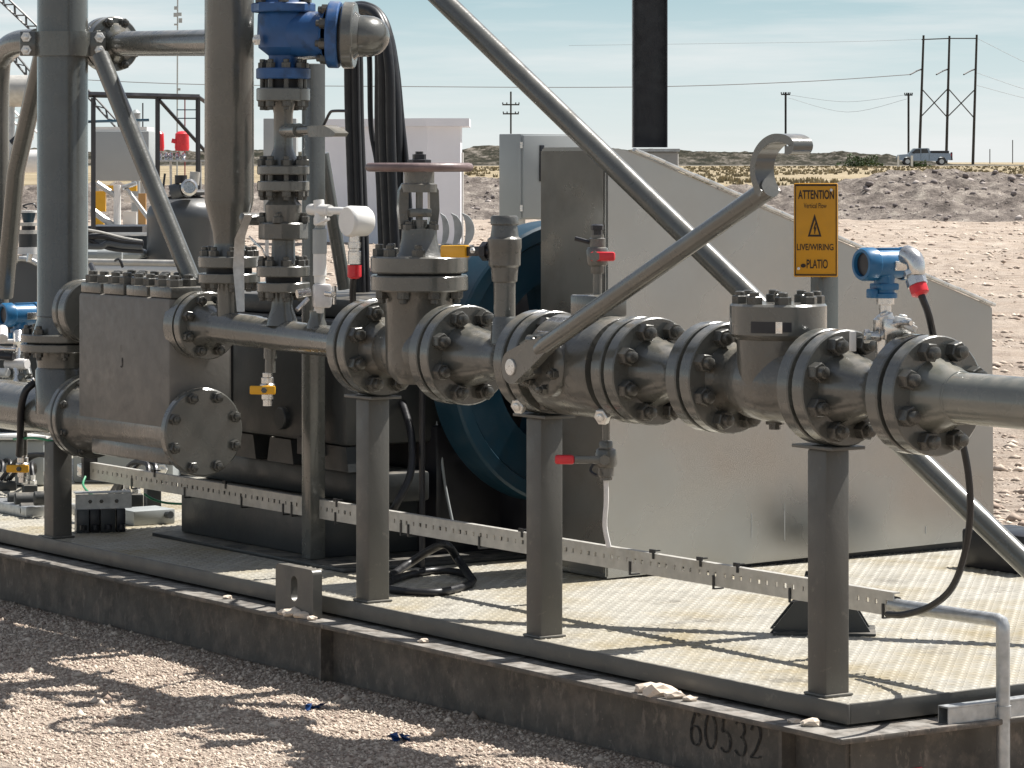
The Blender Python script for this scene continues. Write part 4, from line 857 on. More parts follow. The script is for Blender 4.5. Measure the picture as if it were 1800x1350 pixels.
# ------------------------------------------------------------------ instruments
def t_of(px, s):
    k = (px - CXP) / FPX
    return (k * (C0.y + CA * s) - C0.x + SA * s) / (CA - k * SA)
def transmitter(c, label, sc=1.0, elbow=True, ax=None):
    """head with two end caps, sensor stem and bracket; c is the head centre"""
    T = Thing('pressure_transmitter', c - ZX * .075 * sc, label, 'transmitter'); ax = ax or Vector((-.86, -.50, 0)).normalized(); sd = Vector((-ax.y, ax.x, 0)); r = .036 * sc
    mb = MB(); mb.cyl(c - ax * .045 * sc, c + ax * .030 * sc, r * .93, n=32); mb.cyl(c - ZX * .075 * sc, c - ZX * .02 * sc, .024 * sc, n=20)
    mb.lathe(c - ZX * .078 * sc, ZX, [(0, 0), (.030 * sc, 0), (.030 * sc, .010 * sc), (.022 * sc, .014 * sc)], 24); mb.box(c - ZX * .052 * sc - ax * .0 , (.05 * sc, .05 * sc, .016 * sc), (ax, sd, ZX), .004 * sc); T.part('housing', mb, TBLUE)
    mb = MB(); mb.lathe(c + ax * .030 * sc, ax, [(r * 1.0, 0), (r * 1.07, .003 * sc), (r * 1.07, .030 * sc), (r * .98, .036 * sc), (r * .78, .036 * sc), (r * .74, .024 * sc), (0, .024 * sc)], 36); cap = T.part('end_cap', mb, TBLUE)
    T.part('display_glass', MB().disc(c + ax * .0545 * sc, ax, r * .735, .003 * sc, .0005), BLACKP, cap)
    mb = MB(); mb.lathe(c - ax * .045 * sc, -ax, [(r * 1.0, 0), (r * 1.07, .003 * sc), (r * 1.07, .022 * sc), (r * .95, .030 * sc), (0, .030 * sc)], 36); T.part('end_cap', mb, TBLUE)
    vd = Vector((.2, -.97, -.1)).normalized(); vd = (vd - ax * vd.dot(ax)).normalized(); mb = MB(); mb.box(c + vd * (r * .955) - ax * .022 * sc, (.034 * sc, .022 * sc, .004 * sc), (ax, ax.cross(vd), vd), .0005); T.part('tag_plate', mb, STEEL)
    mb = MB(); mb.box(c + ZX * (r * .95) - ax * .01 * sc, (.06 * sc, .018 * sc, .006 * sc), (ax, sd, ZX), .002 * sc); T.part('cover_bolt_lug', mb, TBLUE)
    mb = MB(); mb.box(c - ZX * .067 * sc + ax * .034 * sc, (.022 * sc, .022 * sc, .022 * sc), (ax, sd, ZX), .004 * sc); T.part('vent_block', mb, TBLUE)
    return T
# blue transmitter near the outlet flange
tq = TP; sx = s_of(1556, tq); zt = lambda py: z_of(py, sx, tq); cT = W(sx, tq, zt(464))
T = transmitter(cT + Vector((-.002, 0, 0)), 'blue pressure transmitter with red cable gland on silver manifold near last flange')
el = [P(1592, 447, TP), P(1606, 455, TP), P(1611, 470, TP), P(1612, 482, TP)]
mb = MB(); mb.tube(el, [.022, .022, .020, .018], 14, 3); T.part('gland_elbow', mb, STEEL)
g0, g1 = P(1604, 474, TP), P(1619, 519, TP); gd = (g1 - g0).normalized(); GL = (g1 - g0).length
mb = MB(); mb.lathe(g0, gd, [(.020, 0), (.024, .004), (.024, .014), (.019, .016), (.019, .020), (.024, .022), (.024, GL * .62), (.019, GL * .63)], 8); T.part('cable_gland', mb, STEEL)
mb = MB(); mb.lathe(g0 + gd * GL * .63, gd, [(.021, 0), (.021, GL * .3), (.014, GL * .37), (0, GL * .37)], 12); T.part('gland_nut', mb, RED)
cab = [g1 - gd * .01, P(1632, 552, TP + .02), P(1643, 600, TP + .07), P(1664, 680, TP + .16), P(1690, 770, TP + .20), P(1703, 840, TP + .22), P(1705, 910, TP + .24), P(1694, 980, TP + .26), P(1672, 1035, TP + .28), P(1635, 1066, TP + .29), P(1590, 1080, TP + .30), P(1560, 1080, TP + .31)]
single('signal_cable', MB().tube(cab, .0085, 10, 6), BLACK, 'black signal cable looping from red gland down to the perforated tray', 'cable', cab[-1])
# manifold under it
T = Thing('valve_manifold', W(sx, tq, zt(605)), 'bright silver valve manifold under the blue transmitter', 'manifold')
zc = lambda py: zt(py); mb = MB(); Z0 = zc(604)
mb.cyl(W(sx, tq, ZP + .05), W(sx, tq, zc(585)), .022, n=16); mb.lathe(W(sx, tq, zc(588)), ZX, [(.026, 0), (.028, .004), (.028, zc(562) - zc(588)), (.020, zc(556) - zc(588)), (.014, zc(552) - zc(588)), (.014, zc(536) - zc(588)), (.021, zc(535) - zc(588)), (.021, zc(522) - zc(588)), (.014, zc(521) - zc(588)), (.014, zc(508) - zc(588))], 10)
T.part('stem', mb, STEEL)
ox = Vector((.97, .24, 0)); cc = P(1574, 578, TP); mb = MB(); mb.box(cc, (.064, .05, .05), (ox, Vector((-.24, .97, 0)), ZX), .004); T.part('manifold_block', mb, STEEL)
for px, py in ((1558, 556), (1585, 562), (1596, 573)): T.inst('fitting', ZBOLT, P(px, py + 6, TP - .01), (ZX * .9 + ox * (px - 1575) * .02).normalized(), 1.0)
mb = MB(); mb.cyl(P(1546, 592, TP - .02), P(1518, 590, TP - .05), .011, n=12); mb.lathe(P(1528, 591, TP - .04), -ox, [(.016, 0), (.016, .012), (0, .012)], 6); T.part('needle_stem', mb, STEEL)
mb = MB(); mb.tube([P(1572, 571, TP - .01), P(1585, 567, TP - .04), P(1602, 568, TP - .05)], .006, 8, 3); T.part('tee_handle', mb, STEEL)
mb = MB(); mb.box(P(1499, 600, TP - .06), (.016, .006, .046), (ox, Vector((-.24, .97, 0)), ZX), .002); T.part('vent_handle', mb, WHITE)
# white pressure switch standing on the discharge header
si = s_of(562, TP); zi = lambda py: z_of(py, si, TP); I_ = lambda px, py, dt=0.0: P(px, py, TP + dt)
T = Thing('pressure_switch', W(s_of(557, TP), TP, zi(545)), 'white pressure switch on slim stem above the discharge pipe, with cup shaped head', 'switch')
mb = MB(); c = I_(566, 520); mb.box(c, (.052, .04, .07), (Vector((.97, .24, 0)), Vector((-.24, .97, 0)), ZX), .008); mb.cyl(I_(560, 548), I_(562, 535), .015, n=14); T.part('needle_valve_body', mb, TEFLON)
mb = MB(); mb.cyl(I_(545, 513, -.02), I_(522, 517, -.06), .013, n=12); mb.cyl(I_(541, 525, -.04), I_(522, 545, -.08), .007, n=10); T.part('tee_handle', mb, STEEL)
mb = MB(); mb.cyl(I_(588, 502, -.02), I_(588, 535, -.02), .0055, n=8); mb.cyl(I_(574, 516, -.03), I_(586, 518, -.03), .009, n=10); T.part('vent_pin', mb, STEEL)
mb = MB(); mb.lathe(I_(562, 500), ZX, [(.013, 0), (.017, .006), (.017, .024), (.020, .026), (.020, .036), (.0195, .04), (.0195, M(57, 9.75)), (0, M(57, 9.75))], 20); T.part('sensor_tube', mb, WHITE)
mb = MB(); mb.lathe(I_(562, 446), ZX, [(.021, 0), (.021, M(43, 9.75)), (.014, M(46, 9.75)), (.014, M(56, 9.75))], 20); T.part('sensor_sleeve', mb, GREYP)
mb = MB(); mb.lathe(I_(563, 396), ZX, [(.018, 0), (.020, .006), (.020, .02), (.016, .03), (.016, .05)], 16); mb.cyl(I_(546, 368), I_(580, 370), .017, n=16); mb.cyl(I_(560, 352), I_(563, 384), .016, n=16); mb.cyl(I_(578, 370), I_(606, 371), .011, n=14); T.part('tee_fitting', mb, WHITE)
mb = MB(); mb.cyl(I_(556, 394, -.02), I_(578, 385, -.03), .005, n=8); T.part('tag_wire', mb, WHITE)
hd = Vector((-.80, -.60, 0)); hc = I_(624, 389); mb = MB(); mb.lathe(hc + hd * .030, -hd, [(0, 0), (.040, 0), (.043, .004), (.045, .012), (.043, .066), (.036, .076), (0, .076)], 36); T.part('switch_head', mb, WHITE)
mb = MB(); mb.lathe(I_(623, 414), -ZX, [(.016, 0), (.016, .018), (.019, .019), (.019, .036), (.016, .038), (.016, .044), (.019, .046), (.019, M(50, 9.7))], 10); T.part('cable_gland', mb, STEEL)
mb = MB(); mb.lathe(I_(623, 466), -ZX, [(.0205, 0), (.0205, M(20, 9.7)), (.012, M(24, 9.7)), (0, M(24, 9.7))], 14); T.part('gland_nut', mb, RED)
pts = [I_(622, 487), I_(620, 520, .03), I_(624, 600, .10), I_(640, 740, .22), I_(655, 880, .34)]
single('switch_cable', MB().tube(pts, .010, 10, 6), BLACK, 'black cable dropping from the white pressure switch gland', 'cable', pts[-1])

# ------------------------------------------------------------------ perforated cable tray and conduit
TT = .40; sa_, sb_ = s_of(157, TT), s_of(1570, TT)
T = Thing('cable_tray', W(sb_, TT, .378), 'long pale perforated cable tray with black zip ties running behind the posts', 'cable tray')
zl, zh_ = .378, .437; mb = MB(); th = .004
mb.box2(sb_, sa_, TT, TT + th, zl, zl + .0255); mb.box2(sb_, sa_, TT, TT + th, zh_ - .0215, zh_)
n = int((sa_ - sb_) / .036)
for k in range(n + 1):
    s = sb_ + .008 + k * .036; w_ = (.013, .016, .011)[k % 3]; mb.box2(s - w_, s + w_ if s + w_ < sa_ else sa_, TT, TT + th, zl + .0253, zh_ - .0213)
T.part('slotted_web', mb, TRAYM)
mb = MB(); mb.box2(sb_, sa_, TT + th + .0005, TT + .022, zh_ - .004, zh_ - .0005); T.part('top_leg', mb, TRAYM)
for px, up in ((232, 0), (272, 1), (325, 0), (397, 1), (425, 0), (498, 0), (513, 0), (590, 0), (592, 1), (705, 0), (718, 0), (843, 0), (918, 1), (1108, 0), (1149, 1), (1232, 1), (1255, 0), (1297, 1), (1389, 0), (1553, 0)):
    s = s_of(px, TT); z0_, z1_ = (zl - .006, zl + .028) if not up else (zh_ - .014, zh_ + .006)
    mb = MB(); mb.box2(s - .004, s + .004, TT - .003, TT - .0005, z0_, z1_); mb.box2(s - .004, s + .004, TT - .003, TT + .02, z1_, z1_ + .003) if up else mb.box2(s - .004, s + .004, TT - .003, TT + .03, z0_ - .003, z0_)
    if up: mb.box2(s - .010, s + .010, TT - .008, TT - .001, z1_ - .004, z1_ + .006)
    T.part('zip_tie', mb, BLACK)
for px in (110, 652, 952, 1452):
    s = s_of(px, TT + .03); mb = MB(); mb.box2(s - .012, s + .012, TT + .006, TT + .03, DECK, zh_ - .0045); T.part('stand', mb, TOEM)
cb = [W(sb_ + .0 + (sa_ - sb_) * k / 24, TT + .018, zh_ + .004 + rnd.uniform(-.004, .004)) for k in range(25)]
mb = MB(); mb.tube([W(p_ * (sa_ - sb_) + sb_, TT + .018 + .006 * math.sin(9 * p_), zh_ - .020 + .004 * math.sin(23 * p_)) for p_ in [k / 30 for k in range(31)]], .008, 8, 2)
single('tray_cable', mb, BLACK, 'black cable lying behind the slots of the perforated tray', 'cable', W(sb_, TT, zl))
# far end clamp box of the tray
T2 = Thing('junction_fitting', W(s_of(147, TT), TT, .40), 'small metal fitting at the far left end of the perforated tray', 'fitting')
mb = MB(); mb.box2(sa_ + .01, sa_ + .06, TT - .02, TT + .03, .385, .43, .006); T2.part('body', mb, STEEL)
T2.part('clamp', MB().box2(sa_ - .005, sa_ + .012, TT - .025, TT + .03, .375, .455), BLACK)
# galvanised conduit to the ground with its strut bracket
sc_ = s_of(1763, TT); zc0 = z_of(1095, sc_, TT); R_ = .0165
T = Thing('conduit', W(sc_, TT, 0), 'galvanised conduit elbowing over the deck edge down to the ground at right', 'conduit')
mb = MB(); mb.tube([W(sb_ + .02, TT + .012, .405), W(sb_ - .10, TT + .012, .403)], R_, 16); mb.tube([W(sb_ + .005, TT + .012, .405), W(sb_ - .02, TT + .012, .4045), W(sc_ + .02, TT + .002, zc0 + .004), W(sc_ + .005, TT, zc0 + .001), W(sc_, TT, zc0 - .008), W(sc_, TT, zc0 - .022), W(sc_, TT, -.05)], R_, 20); T.part('conduit_pipe', mb, GALV)
mb = MB(); mb.cyl(W(sc_, TT, z_of(1262, sc_, TT)), W(sc_, TT, z_of(1240, sc_, TT)), R_ + .003, n=20); T.part('clamp', mb, GALV)
T = Thing('strut_bracket', W(-.06, TT, .19), 'galvanised strut bracket on the beam ledge holding the conduit', 'bracket')
zb_ = .1845; mb = MB()
s2b, s3b = sc_ + R_ + .004, -.02
mb.box2(-.088, -.052, TT - .17, TT + .22, zb_ + .036, zb_ + .040); mb.box2(-.088, -.085, TT - .17, TT + .22, zb_, zb_ + .0355); mb.box2(-.055, -.052, TT - .17, TT + .22, zb_, zb_ + .0355); T.part('strut', mb, GALV)
mb = MB(); mb.box2(sc_ + .0, -.0885, TT - .024, TT + .024, zb_ + .006, zb_ + .030, .003); T.part('strap', mb, GALV)

# ------------------------------------------------------------------ sign on its post
sP, tP = .97, .73
zsn = lambda py: z_of(py, sP, tP)
T = Thing('sign_post', W(sP, tP, DECK), 'square steel sign post with flared dark foot on the deck', 'post')
mb = MB(); mb.box(W(sP, tP, (DECK + zsn(330)) / 2), (.055, .055, zsn(330) - DECK), bev=.005); T.part('post', mb, PAINT)
pc = W(sP, tP, DECK); rx = Vector((.995, -.09, 0)).normalized(); ry = Vector((.09, .995, 0))
for off in (-.05, .05):
    mb = MB(); mb.prism([pc + ry * off + rx * a_ + ZX * b_ for a_, b_ in ((-.145, .001), (.125, .001), (.062, .105), (.045, .155), (-.050, .155), (-.062, .105))], ry * .012); T.part('foot_plate', mb, CRANK)
mb = MB(); mb.box(pc + ZX * .004, (.27, .17, .007), (rx, ry, ZX)); T.part('base_plate', mb, CRANK)
b = .10; fr = Vector((math.cos(b), -math.sin(b), 0)); fn = Vector((-math.sin(b), -math.cos(b), 0)); Ys = W(sP, tP, 0).y - .06
c = D(1434, 404.5, Ys); hw, hh = M(38.5, Ys), M(82.5, Ys)
T = Thing('warning_sign', c - ZX * hh, 'yellow ATTENTION warning sign with lightning triangle on square post', 'sign')
mb = MB(); mb.box(c - fn * .009, (2 * hw, .018, 2 * hh), (fr, fn, ZX), .003); T.part('sign_panel', mb, SIGNY)
mb = MB(); mb.box(c - fn * .026, (2 * hw - .002, .014, 2 * hh - .006), (fr, fn, ZX)); T.part('backing_frame', mb, TOEM)
def S(px, py, off=.0012): return c + fr * M(px - 1434, Ys) + ZX * M(404.5 - py, Ys) + fn * off
def quad(mb, pts): mb.face([mb.bm.verts.new(p) for p in pts])
mb = MB()
for (x0, y0, x1, y1) in ((1397.5, 324, 1470.5, 327), (1397.5, 482, 1470.5, 484.5), (1397.5, 327, 1399, 482), (1469, 327, 1470.5, 482)): quad(mb, [S(x0, y0), S(x1, y0), S(x1, y1), S(x0, y1)])
T.part('border', mb, INK, sharp=None)
mb = MB(); O_, N_ = [(1432, 376), (1444, 416), (1420, 416)], [(1432, 386), (1440, 412.5), (1424, 412.5)]
for i in range(3): j = (i + 1) % 3; quad(mb, [S(*O_[i]), S(*O_[j]), S(*N_[j]), S(*N_[i])])
quad(mb, [S(433, 0) if 0 else S(1433, 392), S(1434.5, 392), S(1432.5, 402), S(1430, 402)]); quad(mb, [S(1431, 399.5), S(1435, 399.5), S(1432.6, 411), S(1431.4, 411)])
T.part('triangle', mb, INK, sharp=None)
def text_part(txt, x0, x1, y0, y1, bold=0.0, mat=INK):
    cu = bpy.data.curves.new('lettering', 'FONT'); cu.body = txt; cu.size = 1; cu.offset = bold; tmp = bpy.data.objects.new('lettering_tmp', cu); COL.objects.link(tmp)
    dg = bpy.context.evaluated_depsgraph_get(); me = bpy.data.meshes.new_from_object(tmp.evaluated_get(dg)); bpy.data.objects.remove(tmp); 
    co = np.zeros(len(me.vertices) * 3, np.float32); me.vertices.foreach_get('co', co); co = co.reshape(-1, 3); mn, mx_ = co.min(0), co.max(0)
    out = []
    for p in co:
        u, v_ = (p[0] - mn[0]) / (mx_[0] - mn[0]), (p[1] - mn[1]) / (mx_[1] - mn[1]); out.append(S(x0 + (x1 - x0) * u, y1 + (y0 - y1) * v_) - T.loc)
    me.vertices.foreach_set('co', np.array([q[:] for q in out], np.float32).ravel()); me.materials.clear(); me.materials.append(mat); me.update(); T.part('lettering', me)
text_part('ATTENTION', 1403, 1466, 334, 350, .022); text_part('Vertical Flow', 1413, 1453, 357, 366); text_part('LIVE/WIRING', 1401, 1465, 428.5, 440, .012); text_part('PLATIO', 1418, 1455, 456, 472, .015)
mb = MB(); mb.face([mb.bm.verts.new(S(1412 + 4.5 * math.cos(k * math.pi / 8), 467 + 3.5 * math.sin(k * math.pi / 8))) for k in range(16)]); T.part('emblem', mb, INK, sharp=None)
for py in (330, 478):
    T.inst('screw', ZBOLT, S(1461 if py < 400 else 1404, py + (4 if py < 400 else -6), .0), fn, .22)

# ------------------------------------------------------------------ belt guard, flywheel, motor
GS0, GS1 = 2.19, 2.535
pg = [(1066, 1020), (1063, 258), (1112, 266), (1746, 539), (1749, 946)]
poly = [(t_of(px, GS0), py) for px, py in pg]; poly = [(t, z_of(py, GS0, t)) for t, py in poly]
poly[0] = (poly[0][0], DECK + .004); t0g = poly[0][0]; poly[1] = (t0g, poly[1][1])
T = Thing('belt_guard', W(GS0, t0g, DECK), 'large plain sheet metal belt guard with sloping top edge', 'guard')
mb = MB(); mb.prism([W(GS0, t, z) for t, z in poly], W(GS1, 0, 0) - W(GS0, 0, 0)); bmesh.ops.bevel(mb.bm, geom=mb.bm.edges[:], offset=.006, segments=2, affect='EDGES'); T.part('housing', mb, GUARD)
mb = MB(); mb.box2(GS0 + .012, GS1 - .004, t0g - .003, t0g - .0005, DECK + .02, poly[1][1] - .012); T.part('front_shade_sheet', mb, GUARD_SHADE)  # thin sheet added over the front to carry its painted shade
(ta, za), (tb, zb_) = poly[2], poly[3]; d = (W(GS0, tb, zb_) - W(GS0, ta, za)); L = d.length; d.normalize(); nn = d.cross(UX).normalized(); nn = nn if nn.z > 0 else -nn
for k in range(26):
    a0 = L * k / 26; q0 = W(GS0, ta, za) + d * (a0 + L / 52) + nn * (.006 + rnd.uniform(-.001, .0015)) + UX * .004; mb = MB(); mb.box(q0, (L / 26 * .985, .016, .010), (d, UX, nn), .001); T.part('edge_clip', mb, ZINC)
for px_, y0_, y1_ in ((1321, 903, 945), (1379, 885, 950), (1627, 925, 938)):
    t_ = t_of(px_, GS0); mb = MB(); mb.box(W(GS0 - .0008, t_, (z_of(y0_, GS0, t_) + z_of(y1_, GS0, t_)) / 2), (.001, .003, z_of(y0_, GS0, t_) - z_of(y1_, GS0, t_))); T.part('scratch', mb, GALV)
mb = MB(); mb.box2(GS0 + .04, GS1, t0g + .25, poly[3][0] + .02, DECK, poly[4][1] - .004); T.part('foot_rail', mb, BLACKP)
wS = 2.78; wt = t_of(985, wS); wc = W(wS, wt, z_of(636, wS, wt)); wR = .45
T = Thing('flywheel', wc - ZX * wR, 'big dark blue flywheel beside the belt guard', 'flywheel')
mb = MB(); mb.lathe(wc + UX * .07, -UX, [(wR - .045, 0), (wR - .008, 0), (wR, .006), (wR, .134), (wR - .008, .14), (wR - .045, .14), (wR - .055, .12), (wR - .055, .02), (wR - .045, 0)], 72); mb.lathe(wc + UX * .055, -UX, [(wR * .62, 0), (wR - .054, .0), (wR - .054, .1), (wR * .62, .1), (wR * .62, 0)], 72); T.part('rim', mb, DBLUE)
for k in range(5):
    e = ring(UX, 1, 5, .2)[k]; e2 = e.cross(UX); mb = MB(); mb.prism([wc + e * .06 + e2 * .05, wc + e * wR * .64 + e2 * .035, wc + e * wR * .64 - e2 * .035, wc + e * .06 - e2 * .05], -UX * .05); T.part('spoke', mb, DBLUE)
T.part('wheel_hub', MB().cyl(wc + UX * .09, wc - UX * .09, .075, n=32), DBLUE)
T = Thing('electric_motor', W(3.3, wt, DECK), 'black motor body behind the blue flywheel', 'motor')
mb = MB(); mb.lathe(W(2.92, wt, wc.z), dD, [(.0, 0), (.20, 0), (.33, .03), (.34, .06), (.34, .7), (.25, .76), (0, .76)], 40); T.part('motor_body', mb, BLACKP)
mb = MB(); mb.box2(2.95, 3.7, wt - .36, wt + .3, DECK + .0, wc.z - .2, .01); T.part('motor_base', mb, BLACKP)
# round diagonal brace across the guard
q0, q1 = P(780, 2, .50), P(1800, 988, 1.06); ax = (q1 - q0).normalized(); k1 = (DECK - q1.z) / ax.z
mb = MB(); mb.tube([q0 - ax * 1.2, q1 + ax * k1], .0315, 24); single('diagonal_brace', mb, PAINT, 'long round diagonal brace crossing in front of the belt guard', 'brace', q1 + ax * k1)
mb = MB(); mb.box(q1 + ax * k1 + ZX * .006, (.16, .12, .011), bev=.002); single('brace_foot', mb, TOEM, 'foot plate of the diagonal brace on the deck', 'plate', q1 + ax * k1) if False else mb.bm.free()
mb = MB(); pq = P(1790, 930, 2.1); mb.box(W(s_of(1790, 2.1), 2.1, DECK + .06), (.3, .2, .12), bev=.01); single('black_box', mb, BLACKP, 'low black box at the right picture edge behind the brace', 'box', W(s_of(1790, 2.1), 2.1, DECK))

# ------------------------------------------------------------------ pump power end on its pedestal
CT = .46; z_ = lambda px, py, t=CT: z_of(py, s_of(px, t), t)
T = Thing('pump_power_end', W(s_of(500, CT), CT, z_(500, 812)), 'dark grey pump power end with round plug behind the discharge pipe', 'pump')
sa2, sb2 = s_of(402, CT), s_of(607, CT); zb2, zt2 = z_(500, 772), z_(500, 556)
mb = MB(); mb.box2(sb2, sa2 + .5, CT, CT + .62, zb2, zt2, .02); T.part('crankcase', mb, CRANK)
mb = MB(); mb.box2(sb2 + .03, sa2 + .45, CT + .04, CT + .55, zt2 + .001, z_(500, 520), .015); T.part('top_cover', mb, CRANK)
for a, b2 in ((408, 440), (470, 506), (560, 603)):
    mb = MB(); mb.prism([W(s_of(x, CT), CT + .01, z) for x, z in ((a, zb2 - .001), (b2, zb2 - .001), (b2 + 5, z_(500, 815)), (a - 5, z_(500, 815)))], VX * .07); T.part('foot', mb, CRANK)
mb = MB(); pc = W(s_of(500, CT), CT, z_(500, 735)); mb.lathe(pc, -VX, [(.036, -.002), (.036, .016), (.033, .02), (0, .02)], 28); T.part('plug', mb, CRANK)
mb = MB(); mb.box2(s_of(565, CT) , s_of(525, CT), CT - .006, CT - .001, z_(545, 800), z_(545, 770)); T.part('inspection_plate', mb, BLACKP)
mb = MB(); sq = s_of(405, CT) - .012; mb.box2(sq, sq + .012, CT - .004, CT + .1, zb2 + .01, zt2 - .01); T.part('joint_strip', mb, BLACKP)
T = Thing('pump_pedestal', W(s_of(440, .42), .42, DECK), 'dark steel pedestal box under the pump on the deck', 'pedestal')
mb = MB(); mb.box2(s_of(632, .46), s_of(396, .46) + .4, .50, .72, z_(500, 868, .46) + .001, z_(500, 816, .46), .01); T.part('upper_box', mb, CRANK)
mb = MB(); mb.box2(s_of(565, .42), s_of(318, .42), .42, 1.1, DECK + .0125, z_(500, 868, .46), .006); T.part('lower_box', mb, CRANK)
mb = MB(); mb.box2(s_of(610, .34), s_of(272, .34), .33, 1.15, DECK + .0005, DECK + .012, .002); T.part('base_plate', mb, CRANK)
T = Thing('frame_post', W(s_of(552, .40), .40, DECK), 'tall square frame post rising behind the relief valve stack', 'post')
sp = s_of(551, .395); mb = MB(); mb.box(W(sp, .395, (DECK + .0125 + z_of(112, sp, .395)) / 2), (.056, .056, z_of(112, sp, .395) - DECK - .0125), bev=.005); T.part('post', mb, PAINT)
brace('brace_post', [P(566, 270, .52), P(606, 508, .60)], .022, 'short slanted brace behind the white pressure switch')
GT = 1.0; T = Thing('gear_housing', W(s_of(690, GT), GT, DECK), 'black gear housing between pump and flywheel', 'gearbox')
z3 = lambda py: z_of(py, s_of(690, GT), GT)
mb = MB(); mb.box2(s_of(778, GT), s_of(600, GT), GT, GT + .6, z3(780), z3(530), .02); T.part('case', mb, BLACKP)
mb = MB(); mb.box2(s_of(735, GT), s_of(628, GT), GT, GT + .6, DECK + .001, z3(806), .01); T.part('base', mb, BLACKP)
mb = MB(); mb.box2(s_of(930, GT), s_of(776, GT), GT + .02, GT + .5, DECK + .001, z3(800), .01); T.part('base_rail', mb, BLACKP)

# ------------------------------------------------------------------ hoses
def hose(name, pts, r, label, t, mat=BLACK, group=None, sub=8):
    pp = [P(p[0], p[1], p[2] if len(p) > 2 else t) for p in pts]; return single(name, MB().tube(pp, r, 14, sub), mat, label, 'hose', pp[-1], group)
hose('hose', [(600, 30), (612, 62), (615, 200), (622, 400), (628, 560), (640, 720)], .0175, 'leftmost thick black hose hanging below the grey elbow', .80)
hose('hose', [(606, 30), (622, 66), (626, 210), (632, 410), (636, 560)], .0155, 'thick black hose just right of the leftmost one', .81)
hose('hose', [(585, 34), (632, 22), (664, 44), (668, 100), (668, 240), (674, 420), (682, 600)], .018, 'black hose on the left flank of the arching bundle', .83)
hose('hose', [(588, 26), (636, 14), (668, 36), (684, 112), (687, 236), (692, 380), (700, 560)], .016, 'black hose in the middle of the arching bundle', .79)
hose('hose', [(612, 30), (628, 70), (632, 220), (640, 420), (644, 640)], .016, 'second black hose from the left below the grey elbow', .84)
hose('hose', [(630, 40), (648, 80), (652, 220), (664, 300), (670, 450)], .009, 'thin black hose between the two hose bundles', .82)
hose('hose', [(585, 30), (630, 16), (660, 34), (674, 100), (676, 240), (684, 420), (694, 620), (700, 900)], .021, 'thickest black hose arching over the grey elbow', .80)
hose('hose', [(590, 22), (640, 12), (674, 40), (690, 120), (698, 230), (700, 340), (706, 480), (716, 640)], .019, 'black hose arching over the elbow beside the thickest one', .86)
hose('hose', [(600, 16), (650, 12), (682, 50), (697, 120), (706, 210), (716, 310), (726, 470)], .010, 'outermost thin black hose of the arching bundle', .88)
hose('hose', [(700, 690, .7), (722, 760, .6), (722, 830, .55), (700, 880, .5), (686, 905, .5)], .012, 'black hose curving down behind the gate valve support', .6)
hose('cable', [(757, 690), (772, 770), (782, 850), (797, 925)], .0045, 'thin pale cable slanting in front of the black gear housing', .80, GREYP)
hose('cable', [(735, 690), (756, 770), (768, 850), (775, 890)], .010, 'dull blue cable slanting in front of the black gear housing', .82, DBLUE)
def dk(px, py, h=.012): Y = (EYE - DECK - h) * FPX / (py - HYP); return D(px, py, Y)
pp = [dk(684, 1036), dk(720, 1040), dk(770, 1041), dk(812, 1032), dk(830, 1022), dk(815, 1008), dk(770, 1003), dk(720, 1010), dk(684, 1022)]
single('hose', MB().tube(pp, .011, 12, 6), BLACK, 'black hose loop lying on the deck behind the middle posts', 'hose', pp[0])
pp = [dk(684, 1015), dk(720, 990, .03), dk(760, 965, .08), dk(785, 958, .1), dk(806, 985, .05), dk(831, 1020)]
single('hose', MB().tube(pp, .0125, 12, 6), BLACK, 'black hose humping over the loop on the deck', 'hose', pp[0])
pp = [P(62, 672, .0), P(45, 688, -.03), P(37, 720, -.035), P(36, 765, -.02), P(34, 800, 0)]
single('hose', MB().tube(pp, .0125, 12, 8), BLACK, 'short black hose hanging over the suction pipe at far left', 'hose', pp[-1])
# ------------------------------------------------------------------ cabinets and column behind the guard
XX, YY = Vector((1, 0, 0)), Vector((0, 1, 0))
def wbox(mb, px0, px1, py0, py1, Y, dep, bev=.0):       # a box whose front face stands at distance Y, square to the view
    a, b2 = D(px0, py1, Y), D(px1, py0, Y); mb.box((a + b2) / 2 + YY * dep / 2, (abs(b2.x - a.x), dep, abs(b2.z - a.z)), (XX, YY, ZX), bev); return mb
Yc = 13.0; cn_ = D(915, 310, Yc); z0, z1 = D(0, 386, Yc).z, D(0, 235, Yc).z; ws, wt_ = .15, .285
T = Thing('control_cabinet', Vector((cn_.x, cn_.y, 0)), 'blue grey control cabinet on legs behind the belt guard', 'cabinet'); bc = cn_ - UX * ws / 2 + VX * wt_ / 2; bc.z = (z0 + z1) / 2
mb = MB(); mb.box(bc, (ws, wt_, z1 - z0), bev=.004); T.part('case', mb, GREYP)
mb = MB(); mb.box(bc + UX * (ws / 2 + .007), (.012, wt_ - .012, z1 - z0 - .012), bev=.003); dr = T.part('door', mb, GREYP)
mb = MB(); mb.box(cn_ + UX * .018 + VX * .088 + ZX * (D(0, 287, Yc).z - cn_.z), (.008, .02, M(64, Yc)), bev=.002); T.part('handle', mb, BLACKP, dr)
for py in (255, 366):
    mb = MB(); q = cn_ + UX * .012 - VX * .004; q.z = D(0, py, Yc).z; mb.cyl(q - ZX * .012, q + ZX * .012, .005, n=8); T.part('hinge', mb, STEEL)
for a in (.04, wt_ - .04):
    mb = MB(); q = cn_ - UX * ws / 2 + VX * a; mb.box(Vector((q.x, q.y, z0 / 2)), (.04, .04, z0 - .001)); T.part('leg', mb, GALV)
Yk = 14.5; T = Thing('shade_column', Vector((D(1146, 0, Yk).x, Yk, 0)), 'black wide flange steel column on pale base plate behind the guard', 'column')
